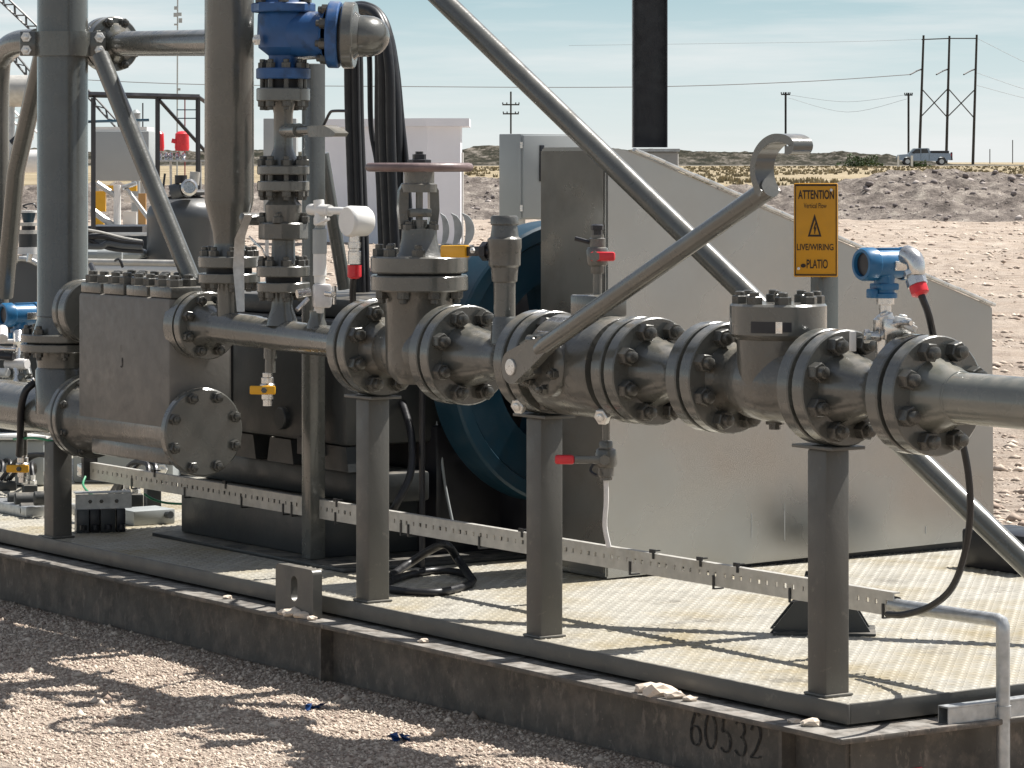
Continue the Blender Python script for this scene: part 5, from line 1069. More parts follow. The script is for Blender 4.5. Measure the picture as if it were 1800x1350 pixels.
za, zb3 = D(0, 264, Yk).z, 3.6; cx = D(1142, 0, Yk).x; w_ = M(54, Yk)
mb = MB(); mb.box(Vector((cx, Yk, (za + zb3) / 2 + .006)), (w_, .010, zb3 - za - .012), (XX, YY, ZX))
for sg in (-1, 1): mb.box(Vector((cx + sg * (w_ / 2 + .004), Yk, (za + zb3) / 2 + .006)), (.0075, .14, zb3 - za - .012), (XX, YY, ZX))
T.part('column_shaft', mb, BLACKP)
mb = MB(); mb.box(Vector((D(1154, 0, Yk).x, Yk, za)), (M(78, Yk), .2, .012), (XX, YY, ZX)); T.part('base_plate', mb, GALV)
mb = MB(); mb.box(Vector((D(1158, 0, Yk).x, Yk, (za - .007) / 2)), (M(66, Yk), .18, za - .007), (XX, YY, ZX), .01); T.part('pier', mb, CONC)
# curved pale fins beyond the gate valve
T = Thing('finned_cooler', P(812, 470, .55), 'pale curved cooler fins above the yellow grip lever', 'cooler')
for px, w in ((784, 16), (803, 20), (822, 22)):
    rows = []; mb = MB(); ct = P(px - 12, 405, .55); hgt = M(62, 9.9)
    out = []
    for k in range(13):
        a = -1 + 2 * k / 12; out.append((a * hgt / 2, M(w, 9.9) * (1 - a * a) ** .6 + .004))
    poly = [ct + XX * x + ZX * z for z, x in out] + [ct + XX * (x * .35) + ZX * z * .98 for z, x in reversed(out)]
    mb.prism([p for p in poly], YY * .05); T.part('fin', mb, GALV)
mb = MB(); a, b2 = P(772, 438, .55), P(830, 438, .55); mb.cyl(a + YY * .02, b2 + YY * .02, .012, n=10); T.part('tube', mb, GALV); e_ = P(742, 470, .60); T.part('stand', MB().tube([a + YY * .02, P(750, 445, .58), e_, Vector((e_.x, e_.y, DECK))], .01, 8), BLACKP)

# ------------------------------------------------------------------ white building and things behind the pump
Yb = 60.0; c = D(751, 0, Yb); zr = D(0, 222, Yb).z; zt_ = D(0, 208, Yb).z
T = Thing('site_cabin', Vector((c.x, Yb, 0)), 'white clad flat roofed site cabin behind the hose bundles', 'building')
x0, x1 = D(560, 0, Yb).x, D(809, 0, Yb).x
mb = MB(); mb.prism([Vector((c.x, Yb, -.1)), Vector((x1, Yb + .15, -.1)), Vector((x1, Yb + 2.2, -.1)), Vector((x0, Yb + 2.2, -.1)), Vector((x0, Yb + 1.5, -.1))], ZX * (zr + .1)); T.part('wall', mb, LAV)
mb = MB(); mb.prism([Vector((c.x - .02, Yb - .13, zr + .001)), Vector((x1 + .16, Yb + .02, zr + .001)), Vector((x1 + .16, Yb + 2.4, zr + .001)), Vector((x0, Yb + 2.4, zr + .001)), Vector((x0, Yb + 1.36, zr + .001))], ZX * (zt_ - zr)); T.part('roof', mb, LAV)
mb = MB(); mb.cyl(Vector((x1 + .04, Yb + .1, 0)), Vector((x1 + .04, Yb + .1, D(0, 268, Yb).z)), .02, n=8); T.part('downpipe', mb, WHITE)
mb = MB(); wbox(mb, 463, 521, 208, 372, 40.0, .35, .01); T = Thing('grey_cabinet', D(492, 372, 40.0), 'pale grey green cabinet seen between the relief stack pipes', 'cabinet'); T.part('case', mb, GREYP)
mb = MB(); wbox(mb, 466, 472, 372.5, 500, 40.0, .05); T.part('leg', mb, GALV); mb = MB(); wbox(mb, 512, 518, 372.5, 500, 40.0, .05); T.part('leg', mb, GALV)

# ------------------------------------------------------------------ black handrail frame
Yh = 16.0
T = Thing('handrail', D(255, 830, Yh), 'black square tube handrail frame behind the clamp brace', 'railing')
def bar(mb, a, b2, w): mb.tube([a, b2], w * .7, 4); return mb
w5 = M(10, Yh) / 2 * 1.2
for px in (164, 277, 348): T.part('post', bar(MB(), D(px, 172, Yh), Vector((D(px, 0, Yh).x, Yh, 0)), w5), BLACKP)
T.part('top_rail', bar(MB(), D(150, 166, Yh), D(351, 171, Yh), w5 * 1.25), BLACKP)
T.part('diagonal', bar(MB(), D(280, 176, Yh), D(378, 285, Yh + .3), w5 * .9), BLACKP); T.part('top_rail', bar(MB(), D(348, 170, Yh), D(395, 203, Yh + .4), w5), BLACKP)
mb = MB(); wbox(mb, 150, 250, 398, 413, Yh + .1, .5); T.part('toe_board', mb, BLACKP)
mb = MB(); mb.tube([D(20, 252, Yh), D(60, 215, Yh)], w5, 4); single('handrail', mb, BLACKP, 'short black rail end behind the slanted left brace', 'railing', D(20, 252, Yh))
# grey hopper above white and yellow framework
Yg = 24.0
T = Thing('hopper', D(220, 320, Yg), 'plain light grey hopper box behind the black handrail', 'hopper')
T.part('bin', wbox(MB(), 160, 262, 230, 318, Yg, .6, .01), GREYP); T.part('rim', wbox(MB(), 160, 258, 223, 229.7, Yg + .02, .5), WHITE); T.part('pipe', MB().tube([D(150, 214, Yg + .2), D(262, 211, Yg + .2)], M(2.5, Yg), 8), DBLUE)
for px in (170, 250): T.part('leg', MB().tube([D(px, 319, Yg + .3), Vector((D(px, 0, Yg).x, Yg + .3, 0))], M(4, Yg), 8), GALV)
T = Thing('braced_framework', D(212, 400, 23), 'white braced framework with yellow panels below the grey hopper', 'frame')
T.part('column', MB().tube([D(206, 325, 23), Vector((D(206, 0, 23).x, 23, 0))], M(6.5, 23), 10), WHITE)
for a, b2, w in (((222, 332), (262, 385), 4), ((160, 368), (200, 398), 6), ((170, 322), (204, 345), 5), ((215, 330), (240, 322), 4)): T.part('brace', MB().tube([D(*a, 23), D(*b2, 23)], M(w, 23), 6), GALV)
for x0_, x1_, y0_, y1_ in ((160, 185, 336, 372), (186, 205, 326, 338), (222, 240, 324, 336), (160, 182, 382, 398), (243, 256, 340, 398)): T.part('panel', wbox(MB(), x0_, x1_, y0_, y1_, 23.2, .05), YELLOW if x0_ != 243 else make_mat('ochre_panel', (.45, .24, .08), .5))
for x0_, x1_, y0_, y1_ in ((218, 250, 345, 356), (216, 240, 372, 396)): T.part('panel', wbox(MB(), x0_, x1_, y0_, y1_, 23.4, .05), WHITE)
T.part('tray', wbox(MB(), 150, 262, 398.5, 402, 22.9, .5), GALV)
# red actuators on their rack
Yr = 30.0
T = Thing('valve_rack', Vector((D(300, 0, Yr).x, Yr, 0)), 'pale valve rack carrying the two red actuators', 'rack')
T.part('shelf', wbox(MB(), 262, 360, 281, 284, Yr, .3), GALV)
for px in (268, 300, 352): T.part('leg', MB().tube([D(px, 284.2, Yr + .15), Vector((D(px, 0, Yr).x, Yr + .15, 0))], M(2.2, Yr), 8), GALV)
for px in (272, 281, 292, 300, 312, 322): T.part('valve', MB().lathe(D(px, 280.8, Yr + .12), ZX, [(M(4, Yr), 0), (M(3, Yr), M(3, Yr)), (M(5, Yr), M(6, Yr)), (M(3, Yr), M(12, Yr)), (0, M(14, Yr))], 10), STEEL)
for px, w, lab in ((279, 9, 'left red actuator behind the black handrail post'), (320, 12, 'right and larger red actuator behind the black handrail')):
    T = Thing('red_actuator', D(px, 265, Yr), lab, 'actuator', 'red valve actuators')
    mb = MB(); mb.lathe(D(px, 265, Yr + .12), ZX, [(0, 0), (M(w, Yr), 0), (M(w + 1, Yr), M(6, Yr)), (M(w, Yr), M(30, Yr)), (M(w * .6, Yr), M(34, Yr)), (0, M(35, Yr))], 18); T.part('body', mb, RED)
    mb = MB(); mb.cyl(D(px - w - 6, 247, Yr + .1), D(px - w + 2, 249, Yr + .1), M(4, Yr), n=10); T.part('side_cap', mb, RED)
    T.part('stem', MB().cyl(D(px, 266, Yr + .12), D(px, 272, Yr + .12), M(3, Yr), n=8), STEEL)
# slim antenna mast and other uprights
Ym = 150.0
T = Thing('antenna_mast', Vector((D(312, 0, Ym).x, Ym, 0)), 'very slim antenna mast with small antennas in front of the sky', 'mast')
mb = MB(); mb.tube([Vector((D(311, 0, Ym).x, Ym, 0)), D(312.5, -60, Ym)], M(1.3, Ym), 6); T.part('mast', mb, GALV)
for px, py, w, h in ((309, 14, 3, 6), (309, 26, 4, 7), (316, 25, 3, 6), (317, 36, 3, 8), (309, 43, 3, 3), (314, 157, 3, 4)): T.part('antenna', wbox(MB(), px - w, px + w, py - h / 2, py + h / 2, Ym - .1, .1), GALV)
T = Thing('rail_fence', Vector((D(330, 0, 45).x, 45, 0)), 'thin rail fence behind the red actuators', 'fence')
for py in (193, 208): T.part('rail', MB().tube([D(311, py, 45), D(345, py, 45)], M(1, 45), 6), DBLUE)
T.part('red_rod', MB().tube([D(325, 172, 45), Vector((D(325, 0, 45).x, 45, 0))], M(1.1, 45), 6), make_mat('red_oxide', (.22, .03, .03), .6)); T.part('upright', MB().tube([D(345, 185, 45), Vector((D(345, 0, 45).x, 45, 0))], M(1.1, 45), 6), DBLUE)
T = Thing('vent_stack', Vector((D(240, 0, 50).x, 50, 0)), 'small grey green vent stack beside a dark thin pole', 'stack')
T.part('drum', MB().cyl(Vector((D(239, 0, 50).x, 50, 0)), D(239, 199, 50), M(8, 50), n=14), GREYP); T.part('cap', MB().cyl(D(239, 198.5, 50), D(239, 193, 50), M(9, 50), M(3, 50), n=14), GREYP); T.part('pole', MB().tube([Vector((D(251, 0, 49).x, 49, 0)), D(251, 181, 49)], M(1.2, 49), 6), BLACKP)
# domed vessel behind the brace
Yv = 13.4; c = D(317, 0, Yv); R_ = M(66, Yv); ztop = D(0, 378, Yv).z
T = Thing('domed_vessel', Vector((c.x, Yv + R_, 0)), 'dark grey domed vessel with fittings on top behind the slanted brace', 'vessel')
VESS = make_mat('vessel_grey', (.075, .080, .085), .4, 0, .12, 5, .05, 60, dust=.3)
dome = [(R_, 0), (R_, ztop - .02), (R_ * 1.005, ztop - .018), (R_ * 1.005, ztop)] + [(R_ * math.cos(a) ** .8, ztop + M(34, Yv) * math.sin(a)) for a in [k * math.pi / 2 / 8 for k in range(1, 8)]] + [(M(40, Yv), ztop + M(34.5, Yv)), (0, ztop + M(34.5, Yv))]
base = Vector((c.x, Yv + R_, 0)); T.part('shell', MB().lathe(base, ZX, dome, 40), VESS)
zz0 = ztop + M(35, Yv); T.part('neck', MB().lathe(base + ZX * zz0 + XX * M(8, Yv), ZX, [(0, 0), (M(34, Yv), 0), (M(36, Yv), M(5, Yv)), (M(30, Yv), M(9, Yv)), (0, M(9, Yv))], 24), VESS)
T.part('cap', MB().cyl(D(300, 338, Yv), D(318, 333, Yv), M(13, Yv), n=20), VESS); T.part('cap', MB().lathe(D(332, 330, Yv), Vector((.2, -1, .1)), [(0, -.06), (M(15, Yv), -.06), (M(15, Yv), .02), (M(11, Yv), .025), (M(10, Yv), .01), (0, .01)], 20), STEEL)
T.part('fitting', MB().cyl(D(318, 322, Yv), D(318, 308, Yv), M(11, Yv), n=16), BLACKP); T.part('fitting', MB().cyl(D(341, 325, Yv + .05), D(343, 302, Yv + .05), M(9, Yv), n=14), TRAYM); T.part('tube', MB().tube([D(290, 365, Yv), D(287, 335, Yv), D(290, 305, Yv)], M(2, Yv), 8, 4), BLACKP)
# pale pipes and dark lines between the two tall pipes
for py, r, lab in ((462, 6.5, 'upper pale pipe lying behind the pump block'), (475, 9, 'lower thicker pale pipe lying behind the pump block')):
    mb = MB(); mb.tube([D(150, py - 1, 12.9), D(338, py + 2, 12.7)], M(r, 12.8), 18); single('pale_pipe', mb, WHITE if r > 8 else TRAYM, lab, 'pipe', D(150, py, 12.9), 'pale pipes behind the pump')
mb = MB(); wbox(mb, 130, 250, 440, 456, 13.4, .25, .02); mb.cyl(D(172, 448, 13.35), D(215, 448, 13.35), M(11, 13.35), n=16); single('pump_cover', mb, GREYP, 'pale machine cover between the two tall pipes', 'cover', D(190, 456, 13.4))
for pts, r, mat, lab in (([(140, 402), (175, 408), (215, 418), (250, 424)], 2.5, TRAYM, 'pale thin hose above the dark lines'), ([(140, 418), (180, 416), (215, 424), (252, 428)], 5, BLACK, 'upper dark hose between the tall pipes'), ([(140, 432), (178, 433), (190, 428), (215, 432), (250, 434)], 6, VESS, 'grey ribbed hose between the tall pipes'), ([(140, 412), (190, 436), (252, 442)], 4, BLACK, 'lower dark hose between the tall pipes')):
    mb = MB(); mb.tube([D(a, b2, 13.2) for a, b2 in pts], M(r, 13.2), 10, 5); single('hose', mb, mat, lab, 'hose', D(pts[0][0], pts[0][1], 13.2))
mb = MB(); mb.tube([D(160, 466, 12.6), D(166, 480, 12.5), D(172, 500, 12.4)], M(5, 12.5), 10, 4); mb.tube([D(203, 458, 12.55), D(210, 456, 12.5), D(216, 470, 12.5)], M(2.5, 12.5), 8, 4); single('hose_clip', mb, BLACK, 'black strap clips holding the pale pipes', 'clip', D(160, 470, 12.6))
T = Thing('machine_block', Vector((D(240, 0, 13.8).x, 13.8, 0)), 'dark machine casing behind the dark hoses', 'machine')
T.part('case', wbox(MB(), 140, 300, 413.5, 560, 13.8, .6, .01), CRANK)

# ------------------------------------------------------------------ left edge: neighbouring unit
mb = MB(); mb.tube([D(-80, 160, 18), D(52, 160, 18)], M(28, 18), 32); T = Thing('horizontal_vessel', D(20, 190, 18), 'pale horizontal vessel behind the left brace near picture edge', 'vessel'); T.part('shell', mb, TRAYM)
for px in (-40, 20): T.part('saddle', wbox(MB(), px - 8, px + 8, 186, 1, 18, .1) if False else MB().tube([D(px, 184, 18), Vector((D(px, 0, 18).x, 18, 0))], M(6, 18), 8), GALV)
def lattice(name, pa, pb, w, Y, mat, label, n=8):
    T = Thing(name, D(*pb, Y), label, 'lattice boom'); a, b2 = D(*pa, Y), D(*pb, Y); d = (b2 - a).normalized(); nn = d.cross(YY).normalized(); h = M(w, Y) / 2; r = M(1.5, Y)
    for sg in (-1, 1):
        for k in (0, 1): T.part('chord', MB().tube([a + nn * h * sg + YY * k * 2 * h, b2 + nn * h * sg + YY * k * 2 * h], r, 6), mat)
    mb = MB(); L = (b2 - a).length
    for k in range(n):
        p0_, p1_ = a + d * L * k / n, a + d * L * (k + 1) / n; sg = 1 if k % 2 else -1; mb.tube([p0_ + nn * h * sg, p1_ - nn * h * sg], r * .7, 5); mb.tube([p0_ + nn * h * sg + YY * 2 * h, p1_ - nn * h * sg + YY * 2 * h], r * .7, 5); mb.tube([p0_ + nn * h * sg, p0_ + nn * h * sg + YY * 2 * h], r * .7, 5)
    T.part('lacing', mb, mat); return T
lattice('lattice_boom', (-30, -35), (110, 98), 13, 40, VESS, 'dark lattice boom crossing the upper left corner', 14)
lattice('lattice_boom', (15, 88), (58, 140), 10, 42, VESS, 'short dark lattice piece under the bent pipe', 5)
lattice('lattice_boom', (-20, 165), (62, 240), 14, 38, WHITE, 'pale lattice boom below the horizontal vessel', 8)
lattice('lattice_boom', (150, 160), (245, 262), 9, 42, VESS, 'thin lattice piece behind the slanted clamp brace', 9)
mb = MB(); mb.tube([D(-80, 285, 19), D(70, 283, 19)], M(20, 19), 24); single('pale_pipe', mb, WHITE, 'short pale pipe low behind the left brace', 'pipe', D(0, 300, 19))
Yn = 13.2
T = Thing('neighbour_valve', Vector((D(48, 0, Yn).x, Yn, 0)), 'dark stacked valve of the neighbouring unit behind left brace', 'valve')
cx = D(50, 0, Yn).x; zz_ = lambda py: D(0, py, Yn).z
def lay(name, py0, py1, w0, w1, mat): T.part(name, MB().cyl(Vector((cx, Yn, zz_(py1))), Vector((cx, Yn, zz_(py0))), M(w1, Yn), M(w0, Yn), n=24), mat)
lay('cap', 374, 391, 13, 9, DBLUE); lay('cap_rim', 370, 373.8, 15, 15, WHITE); lay('flange', 391.5, 397, 15, 15, TRAYM); lay('neck', 397.2, 404, 12, 12, BLACKP); lay('flange', 404.3, 411, 17, 17, TRAYM); lay('body', 411.3, 434, 17, 17, CRANK); lay('foot', 434.3, 447, 20, 20, WHITE)
mb = MB(); mb.tube([D(48, 366, Yn), D(40, 362, Yn), D(58, 358, Yn), D(64, 366, Yn)], M(1.5, Yn), 6, 4); T.part('lifting_ring', mb, BLACKP)
T.part('column', MB().cyl(Vector((cx, Yn, 0)), Vector((cx, Yn, zz_(447.5))), M(12, Yn), n=16), CRANK)
T = Thing('neighbour_machine', Vector((D(35, 0, 13.0).x, 13.0, 0)), 'dark rounded machine end of the neighbouring unit at left edge', 'machine')
mb = MB(); c = D(38, 505, 12.9); mb.lathe(c - YY * .02, YY, [(0, 0), (M(48, 13), 0), (M(54, 13), .02), (M(54, 13), .5), (0, .5)], 36); T.part('end_housing', mb, VESS)
mb = MB(); mb.torus(c - YY * .02, YY, M(50, 13), M(5, 13), 40, 8); T.part('end_ring', mb, GALV)
for px, py in ((26, 462), (50, 460)): T.part('fitting', MB().cyl(D(px, py, 12.8), D(px + 3, py - 14, 12.8), M(5, 12.8), n=10), STEEL)
T.part('casing', wbox(MB(), -60, 70, 560, 760, 13.1, .5, .02), CRANK)
Yt = 11.9; transmitter(D(36, 553, Yt), 'blue transmitter at the left edge beside the thick upright pipe', 1.12, ax=Vector((-.80, -.6, 0)).normalized())
T = Thing('fitting_cluster', D(25, 680, 11.8), 'cluster of bright pipe fittings below the left transmitter', 'fittings')
for a, b2, r, mat in (((4, 578), (4, 596), 10, TEFLON), ((-10, 600), (34, 600), 4, WHITE), ((-20, 612), (30, 614), 5, STEEL), ((32, 585), (32, 606), 9, STEEL), ((-20, 625), (24, 627), 7, BLACKP), ((12, 640), (48, 640), 10, TEFLON), ((40, 625), (50, 662), 8, PAINT), ((14, 652), (44, 668), 9, PAINT), ((-12, 655), (14, 655), 8, WHITE), ((5, 664), (60, 668), 4, STEEL), ((30, 606), (30, 680), 7, STEEL)): T.part('fitting', MB().cyl(D(*a, 11.8), D(*b2, 11.75), M(r, 11.8), n=12, bev=.003), mat)
# under the suction pipe
yellow_drain(40, 822, .05, 'yellow lever drain valve under the suction pipe at far left'); mb = MB(); a = P(41, 800, .05); mb.cyl(a, P(41, 752, .05), .014, n=12); single('drain_pipe', mb, PAINT, 'thin drain pipe above the far left yellow lever valve', 'pipe', a)
Yw = 12.95
T = Thing('storage_tote', Vector((D(20, 0, Yw).x, Yw, DECK)), 'pale lavender storage box beneath the suction pipe at left', 'box')
T.part('body', wbox(MB(), -120, 79, 774, 855, Yw, .6, .02), GREYP); T.part('lid', wbox(MB(), -125, 82, 766, 773.6, Yw - .02, .84, .005), WHITE)
T = Thing('storage_tote', Vector((D(230, 0, 13.1).x, 13.1, DECK)), 'pale grey box behind the pump suction manifold', 'box')
T.part('body', wbox(MB(), 128, 305, 796, 849, 13.1, .5, .01), GREYP); T.part('lid', wbox(MB(), 126, 308, 788, 795.7, 13.08, .54, .004), WHITE)
T.inst('knob', ZBOLT, D(285, 825, 13.09), -YY, 1.2)
# deck fixtures at left: solenoid blocks under a galvanised angle
T = Thing('solenoid_bank', W(s_of(182, .30), .30, DECK), 'dark solenoid blocks under a galvanised angle on the deck at left', 'solenoid bank')
ts = .24; zb_ = lambda py, px=182: z_of(py, s_of(px, ts), ts); e1_, e2_ = Vector((.97, .24, 0)), Vector((-.24, .97, 0)); c0_ = W(s_of(182, ts), ts, 0)
mb = MB(); mb.box(c0_ + e1_ * .0 + ZX * zb_(881), (M(100, 11.2), .004, M(26, 11.2)), (e1_, e2_, ZX)); mb.box(c0_ + e2_ * .03 + ZX * zb_(866.5), (M(100, 11.2), .055, .004), (e1_, e2_, ZX)); T.part('angle', mb, GALV)
for px in (160, 180, 207):
    T.inst('bolt', HEADB, c0_ + e1_ * M(px - 184, 11.2) - e2_ * .0025 + ZX * zb_(881), -e2_, .35)
for x0_, x1_, mat in ((134, 157, VESS), (158, 176, BLACKP), (177, 204, CRANK), (206, 222, BLACKP)):
    mb = MB(); mb.box(c0_ + e1_ * M((x0_ + x1_) / 2 - 182, 11.2) + e2_ * .035 + ZX * (DECK + zb_(895)) * .5, (M(x1_ - x0_, 11.2), .06, zb_(895) - DECK), (e1_, e2_, ZX), .004); T.part('solenoid', mb, mat)
    mb = MB(); q = c0_ + e1_ * M((x0_ + x1_) / 2 - 182, 11.2) - e2_ * .004; mb.cyl(q + ZX * (DECK + .012), q + ZX * (DECK + .028), .012, n=12); T.part('port', mb, BLACKP)
mb = MB(); mb.box(W(s_of(255, .5), .5, DECK + .026), (.14, .16, .05), bev=.004); single('junction_box', mb, GREYP, 'low pale junction box on the deck behind the solenoid blocks', 'box', W(s_of(255, .5), .5, DECK))
T = Thing('fitting_cluster', W(s_of(35, .2), .2, DECK), 'dark pipe fittings lying on the deck at far left', 'fittings')
for px, py, r, l in ((6, 905, 22, 46), (45, 880, 15, 40), (74, 876, 13, 30), (24, 876, 11, 22), (58, 896, 13, 48), (5, 928, 17, 40)): 
    q = P(px, py, .28); T.part('fitting', MB().cyl(q - e1_ * M(l / 2, 11.6), q + e1_ * M(l / 2, 11.6), M(r, 11.6), n=14, bev=.004), CRANK)
    T.part('fitting_nut', MB().lathe(q + e1_ * M(l / 2, 11.6), e1_, [(M(r * .7, 11.6), 0), (M(r * .7, 11.6), .014), (0, .014)], 6), ZINC)
mb = MB(); mb.box(W(s_of(40, .30), .33, DECK + .02), (.34, .2, .038), bev=.004); single('mounting_plate', mb, GALV, 'grey mounting plate under the dark fittings at far left', 'plate', W(s_of(40, .3), .33, DECK))
# dark hydraulic pipework crowding the deck behind the left support
T = Thing('hydraulic_manifold', W(s_of(60, .75), .75, DECK), 'dark hydraulic manifold with hoses on the deck behind the far left support', 'manifold')
for px, py, w, h in ((12, 862, 34, 34), (52, 866, 26, 30), (90, 858, 24, 44), (232, 880, 36, 26), (268, 872, 26, 40)):
    t_ = .62; s_ = s_of(px, t_); mb = MB(); zt_ = z_of(py - h / 2, s_, t_); mb.box(W(s_, t_, (DECK + zt_) / 2), (M(w, 11.8), .09, zt_ - DECK), (e1_, e2_, ZX), .006); b_ = T.part('valve_block', mb, CRANK)
    for k in (-.28, .22):
        q = W(s_, t_, zt_) + e1_ * M(w * k, 11.8); T.part('fitting', MB().lathe(q, ZX, [(0, 0), (.016, 0), (.016, .014), (.011, .016), (.011, .034), (0, .034)], 6), STEEL, b_)
        mb = MB(); d_ = rnd.uniform(-.10, .10); mb.tube([q + ZX * .03, q + ZX * .07 + e2_ * .05, q + ZX * .05 + e2_ * .20 + e1_ * d_, W(s_, t_, DECK + .02) + e2_ * .38 + e1_ * d_ * 2], .009, 8, 6); T.part('hose', mb, BLACK)
mb = MB(); mb.tube([P(-30, 884, .5), P(60, 888, .5), P(140, 893, .52), P(300, 905, .55)], .013, 10, 5); T.part('header_tube', mb, VESS)
GREENW = make_mat('green_wire', (.05, .28, .14), .4)
for pts, lab in (([(150, 838, .36), (146, 852, .33), (156, 866, .30), (166, 872, .28)], 'green earth wire curling down beside the left support'), ([(253, 868, .42), (270, 878, .45), (292, 884, .5), (322, 886, .55)], 'green earth wire behind the solenoid blocks'), ([(24, 772, -.0), (60, 770, -.01), (95, 776, .03)], 'green hose strapped under the suction pipe')):
    pp = [P(*q) for q in pts]; single('wire', MB().tube(pp, .0042, 8, 6), GREENW, lab, 'wire', pp[-1])

# ------------------------------------------------------------------ pickup truck on the road
def truck(cx, Y, label):
    z0 = float(TZ(Y)) + .065; k = M(93, Y) / 5.85; T = Thing('pickup_truck', Vector((cx, Y, z0)), label, 'pickup truck')
    TRK = make_mat('silver_truck_paint', (.22, .275, .35), .3, .35, .05, 3); GLS = make_mat('dark_glass', (.012, .014, .02), .1, 0, .05, 2)
    def pt(x, z, y=0): return Vector((cx + x * k, Y + y * k, z0 + z * k))
    pr = [(-2.90, .62), (-2.92, .95), (-2.78, 1.16), (-1.75, 1.24), (-1.62, 1.30), (-1.05, 1.86), (.30, 1.90), (.52, 1.84), (.60, 1.34), (2.86, 1.32), (2.92, 1.0), (2.90, .62), (2.50, .56)]
    def arch(c, r): return [(c + r * math.cos(a), .46 + r * math.sin(a)) for a in [math.pi * i / 8 for i in range(9)]]
    body = [p for p in pr] + arch(1.88, .50) + [(-1.30, .52)] + arch(-1.88, .50) + [(-2.5, .56)]
    mb = MB(); mb.prism([pt(x, z, -.98) for x, z in body], YY * 1.96 * k); T.part('body', mb, TRK)
    for a, b2 in (([(-1.50, 1.32), (-.98, 1.78), (-.46, 1.80), (-.46, 1.32)], 0), ([(-.38, 1.32), (-.38, 1.80), (.28, 1.80), (.44, 1.36)], 0)):
        for y, e in ((-.995, .02), (.975, .02)): T.part('window', MB().prism([pt(x, z, y) for x, z in a], YY * e * k), GLS)
    T.part('windscreen', MB().prism([pt(-1.60, 1.33, -.85), pt(-1.08, 1.85, -.8), pt(-1.08, 1.85, .8), pt(-1.60, 1.33, .85)], Vector((-.02, 0, .02))), GLS)
    T.part('tonneau_cargo', MB().box(pt(1.72, 1.46), (2.0 * k, 1.7 * k, .30 * k), (XX, YY, ZX), .05), BLACKP)
    T.part('bumper', MB().box(pt(-2.95, .70), (.16 * k, 1.9 * k, .26 * k), (XX, YY, ZX), .03), BLACKP); T.part('bumper', MB().box(pt(3.0, .66), (.2 * k, 1.9 * k, .2 * k), (XX, YY, ZX), .03), BLACKP)
    T.part('headlight', MB().box(pt(-2.90, .98, -.75), (.08 * k, .4 * k, .2 * k), (XX, YY, ZX)), WHITE); T.part('tail_light', MB().box(pt(2.92, 1.12, -.9), (.06 * k, .16 * k, .32 * k), (XX, YY, ZX)), RED)
    T.part('spare_carrier', MB().box(pt(3.08, 1.05, 0), (.16 * k, .7 * k, .8 * k), (XX, YY, ZX), .06), BLACKP)
    T.part('mirror', MB().box(pt(-1.2, 1.38, -1.1), (.12 * k, .2 * k, .2 * k), (XX, YY, ZX), .02), BLACKP)
    for x in (-1.88, 1.88):
        for y in (-.98, .74):
            w = T.part('wheel', MB().cyl(pt(x, .42, y), pt(x, .42, y + .24), .42 * k, n=24, bev=.03), BLACK); T.part('rim', MB().cyl(pt(x, .42, y - .012), pt(x, .42, y + .1), .25 * k, n=16), GALV, w)
            T.part('door_seam', MB().box(pt(-.42 if x < 0 else .5, .95, -.985 if y < 0 else .985), (.03 * k, .012 * k, .72 * k), (XX, YY, ZX)), BLACKP)
truck((1623.5 - 900) / FPX * 374, 374, 'silver pickup truck with dark windows driving along the far road')
# ------------------------------------------------------------------ power line structures
Yp = 450.0; zg = 1.0
T = Thing('power_structure', Vector((D(1663, 0, Yp).x, Yp, zg)), 'tall three pole timber power structure with cross braces at right', 'power pole')
tops = ((1623.5, 62), (1669, 63), (1717, 61)); bots = ((1615.5, 290), (1663, 290), (1710, 291))
for a, b2 in zip(tops, bots): T.part('pole', MB().tube([D(b2[0], b2[1] + 3, Yp), D(*a, Yp)], [M(2.6, Yp), M(1.9, Yp)], 10), WOOD)
T.part('crossarm', MB().tube([D(1620, 69.5, Yp), D(1668, 67.5, Yp), D(1716, 67.5, Yp)], M(1.0, Yp), 6), WOOD)
for a, b2 in (((1621, 157), (1664, 205)), ((1665, 157), (1619, 205)), ((1668, 157), (1712, 207)), ((1714, 157), (1666, 205))): T.part('brace', MB().tube([D(*a, Yp), D(*b2, Yp)], M(1.0, Yp), 6), WOOD)
for x in (1620, 1666, 1714): T.part('insulator_arm', MB().tube([D(x, 122, Yp), D(x - 7, 124, Yp - 1), D(x - 20, 131, Yp - 3)], M(1.4, Yp), 6, 3), BLACKP)
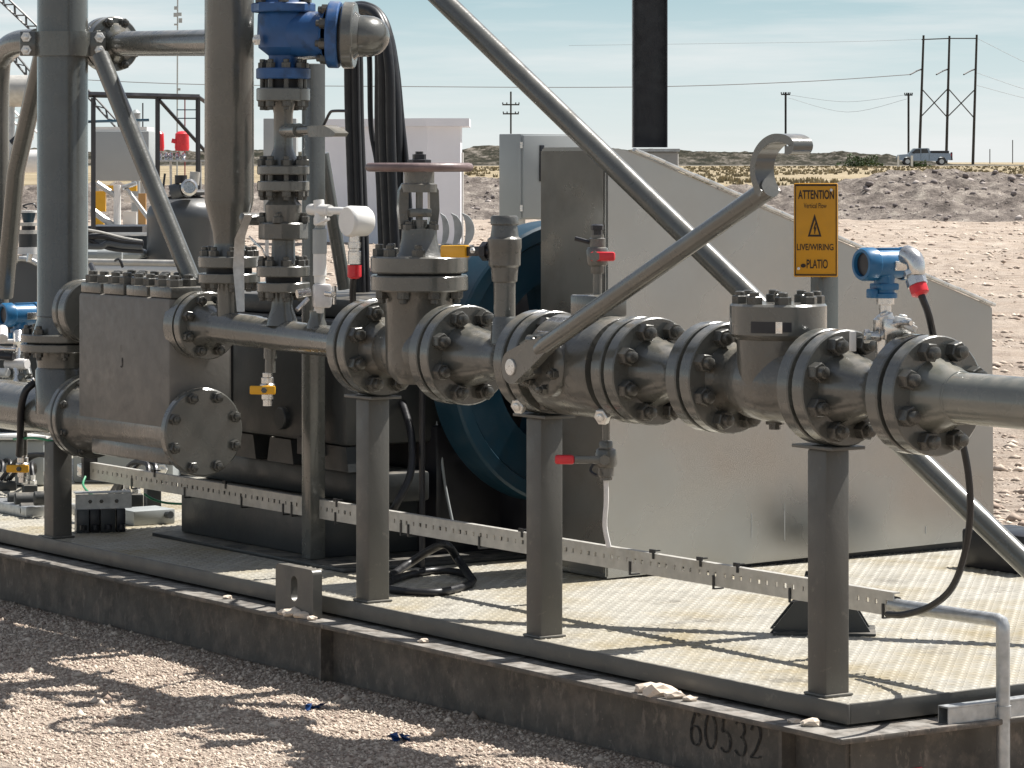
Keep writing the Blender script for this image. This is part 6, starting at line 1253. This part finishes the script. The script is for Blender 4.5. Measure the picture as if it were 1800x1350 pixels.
def dpole(px, py, Y, arms, label, w=1.9):
    T = Thing('utility_pole', Vector((D(px, 0, Y).x, Y, 1.0)), label, 'power pole', 'single utility poles'); b2 = D(px, 291, Y); T.part('pole', MB().tube([b2, D(px, py, Y)], M(w, Y), 8), WOOD)
    for yy, hw in arms:
        T.part('crossarm', MB().box(D(px, yy, Y), (M(2 * hw, Y), .2, M(2.4, Y)), (XX, YY, ZX)), WOOD)
        for q in (-1, -.5, .6, 1): T.part('insulator', MB().cyl(D(px + q * hw * .95, yy - 1, Y), D(px + q * hw * .95, yy - 4, Y), M(1, Y), n=6), BLACKP)
dpole(1381, 162, 420, ((166, 8),), 'single utility pole behind the curled lever hook'); dpole(1597, 163, 430, ((167, 7),), 'single utility pole just left of the three pole structure'); dpole(898, 161, 520, ((184, 15), (200, 14)), 'utility pole with two crossarms above the control cabinet', 1.5)
dpole(1740, 262, 900, (), 'tiny distant pole left of the last one at right', .8); dpole(1780, 246, 900, (), 'tiny distant pole near the right picture edge', .8)
def wire(pts, Y, r, lab):
    pp = [D(a, b2, Y) for a, b2 in pts]; single('power_line', MB().tube(pp, M(r, Y), 5, 6), PINE, lab, 'power line', pp[0])
wire([(-60, 128), (300, 147), (700, 152), (1110, 153), (1400, 144), (1601, 131)], 447, .75, 'lower power line running left from the three pole structure'); wire([(1000, 80), (1300, 76), (1500, 73), (1622, 69)], 450, .25, 'upper power line running left from the structure top')
for a, b2, m_, lab in (((1388, 167), (1590, 167), 12, 'faint slack line between the two single poles'), ((1386, 172), (1594, 174), 24, 'lower faint slack line between the two single poles')):
    wire([a, ((a[0] + b2[0]) / 2, (a[1] + b2[1]) / 2 + m_), b2], 425, .3, lab)
for a, b2, lab in (((1719, 68), (1900, 150), 'faint line leaving the structure top to the right'), ((1717, 128), (1900, 182), 'faint middle line leaving the structure to the right'), ((1717, 150), (1900, 190), 'lowest faint line leaving the structure to the right')): wire([a, ((a[0] + b2[0]) / 2, (a[1] + b2[1]) / 2 + 4), b2], 455, .35, lab)
# marker posts by the road
for px, py, lab in ((1603, 296, 'left white marker post by the road below the truck'), (1579, 294, 'faint white marker post below the truck front')):
    Y = 300; g = float(TZ(Y)); a = Vector((D(px, 0, Y).x, Y, g)); mb = MB(); mb.box(a + ZX * .55, (M(4 if px > 1600 else 3, Y), .08, 1.1), (XX, YY, ZX)); single('marker_post', mb, WHITE, lab, 'post', a)
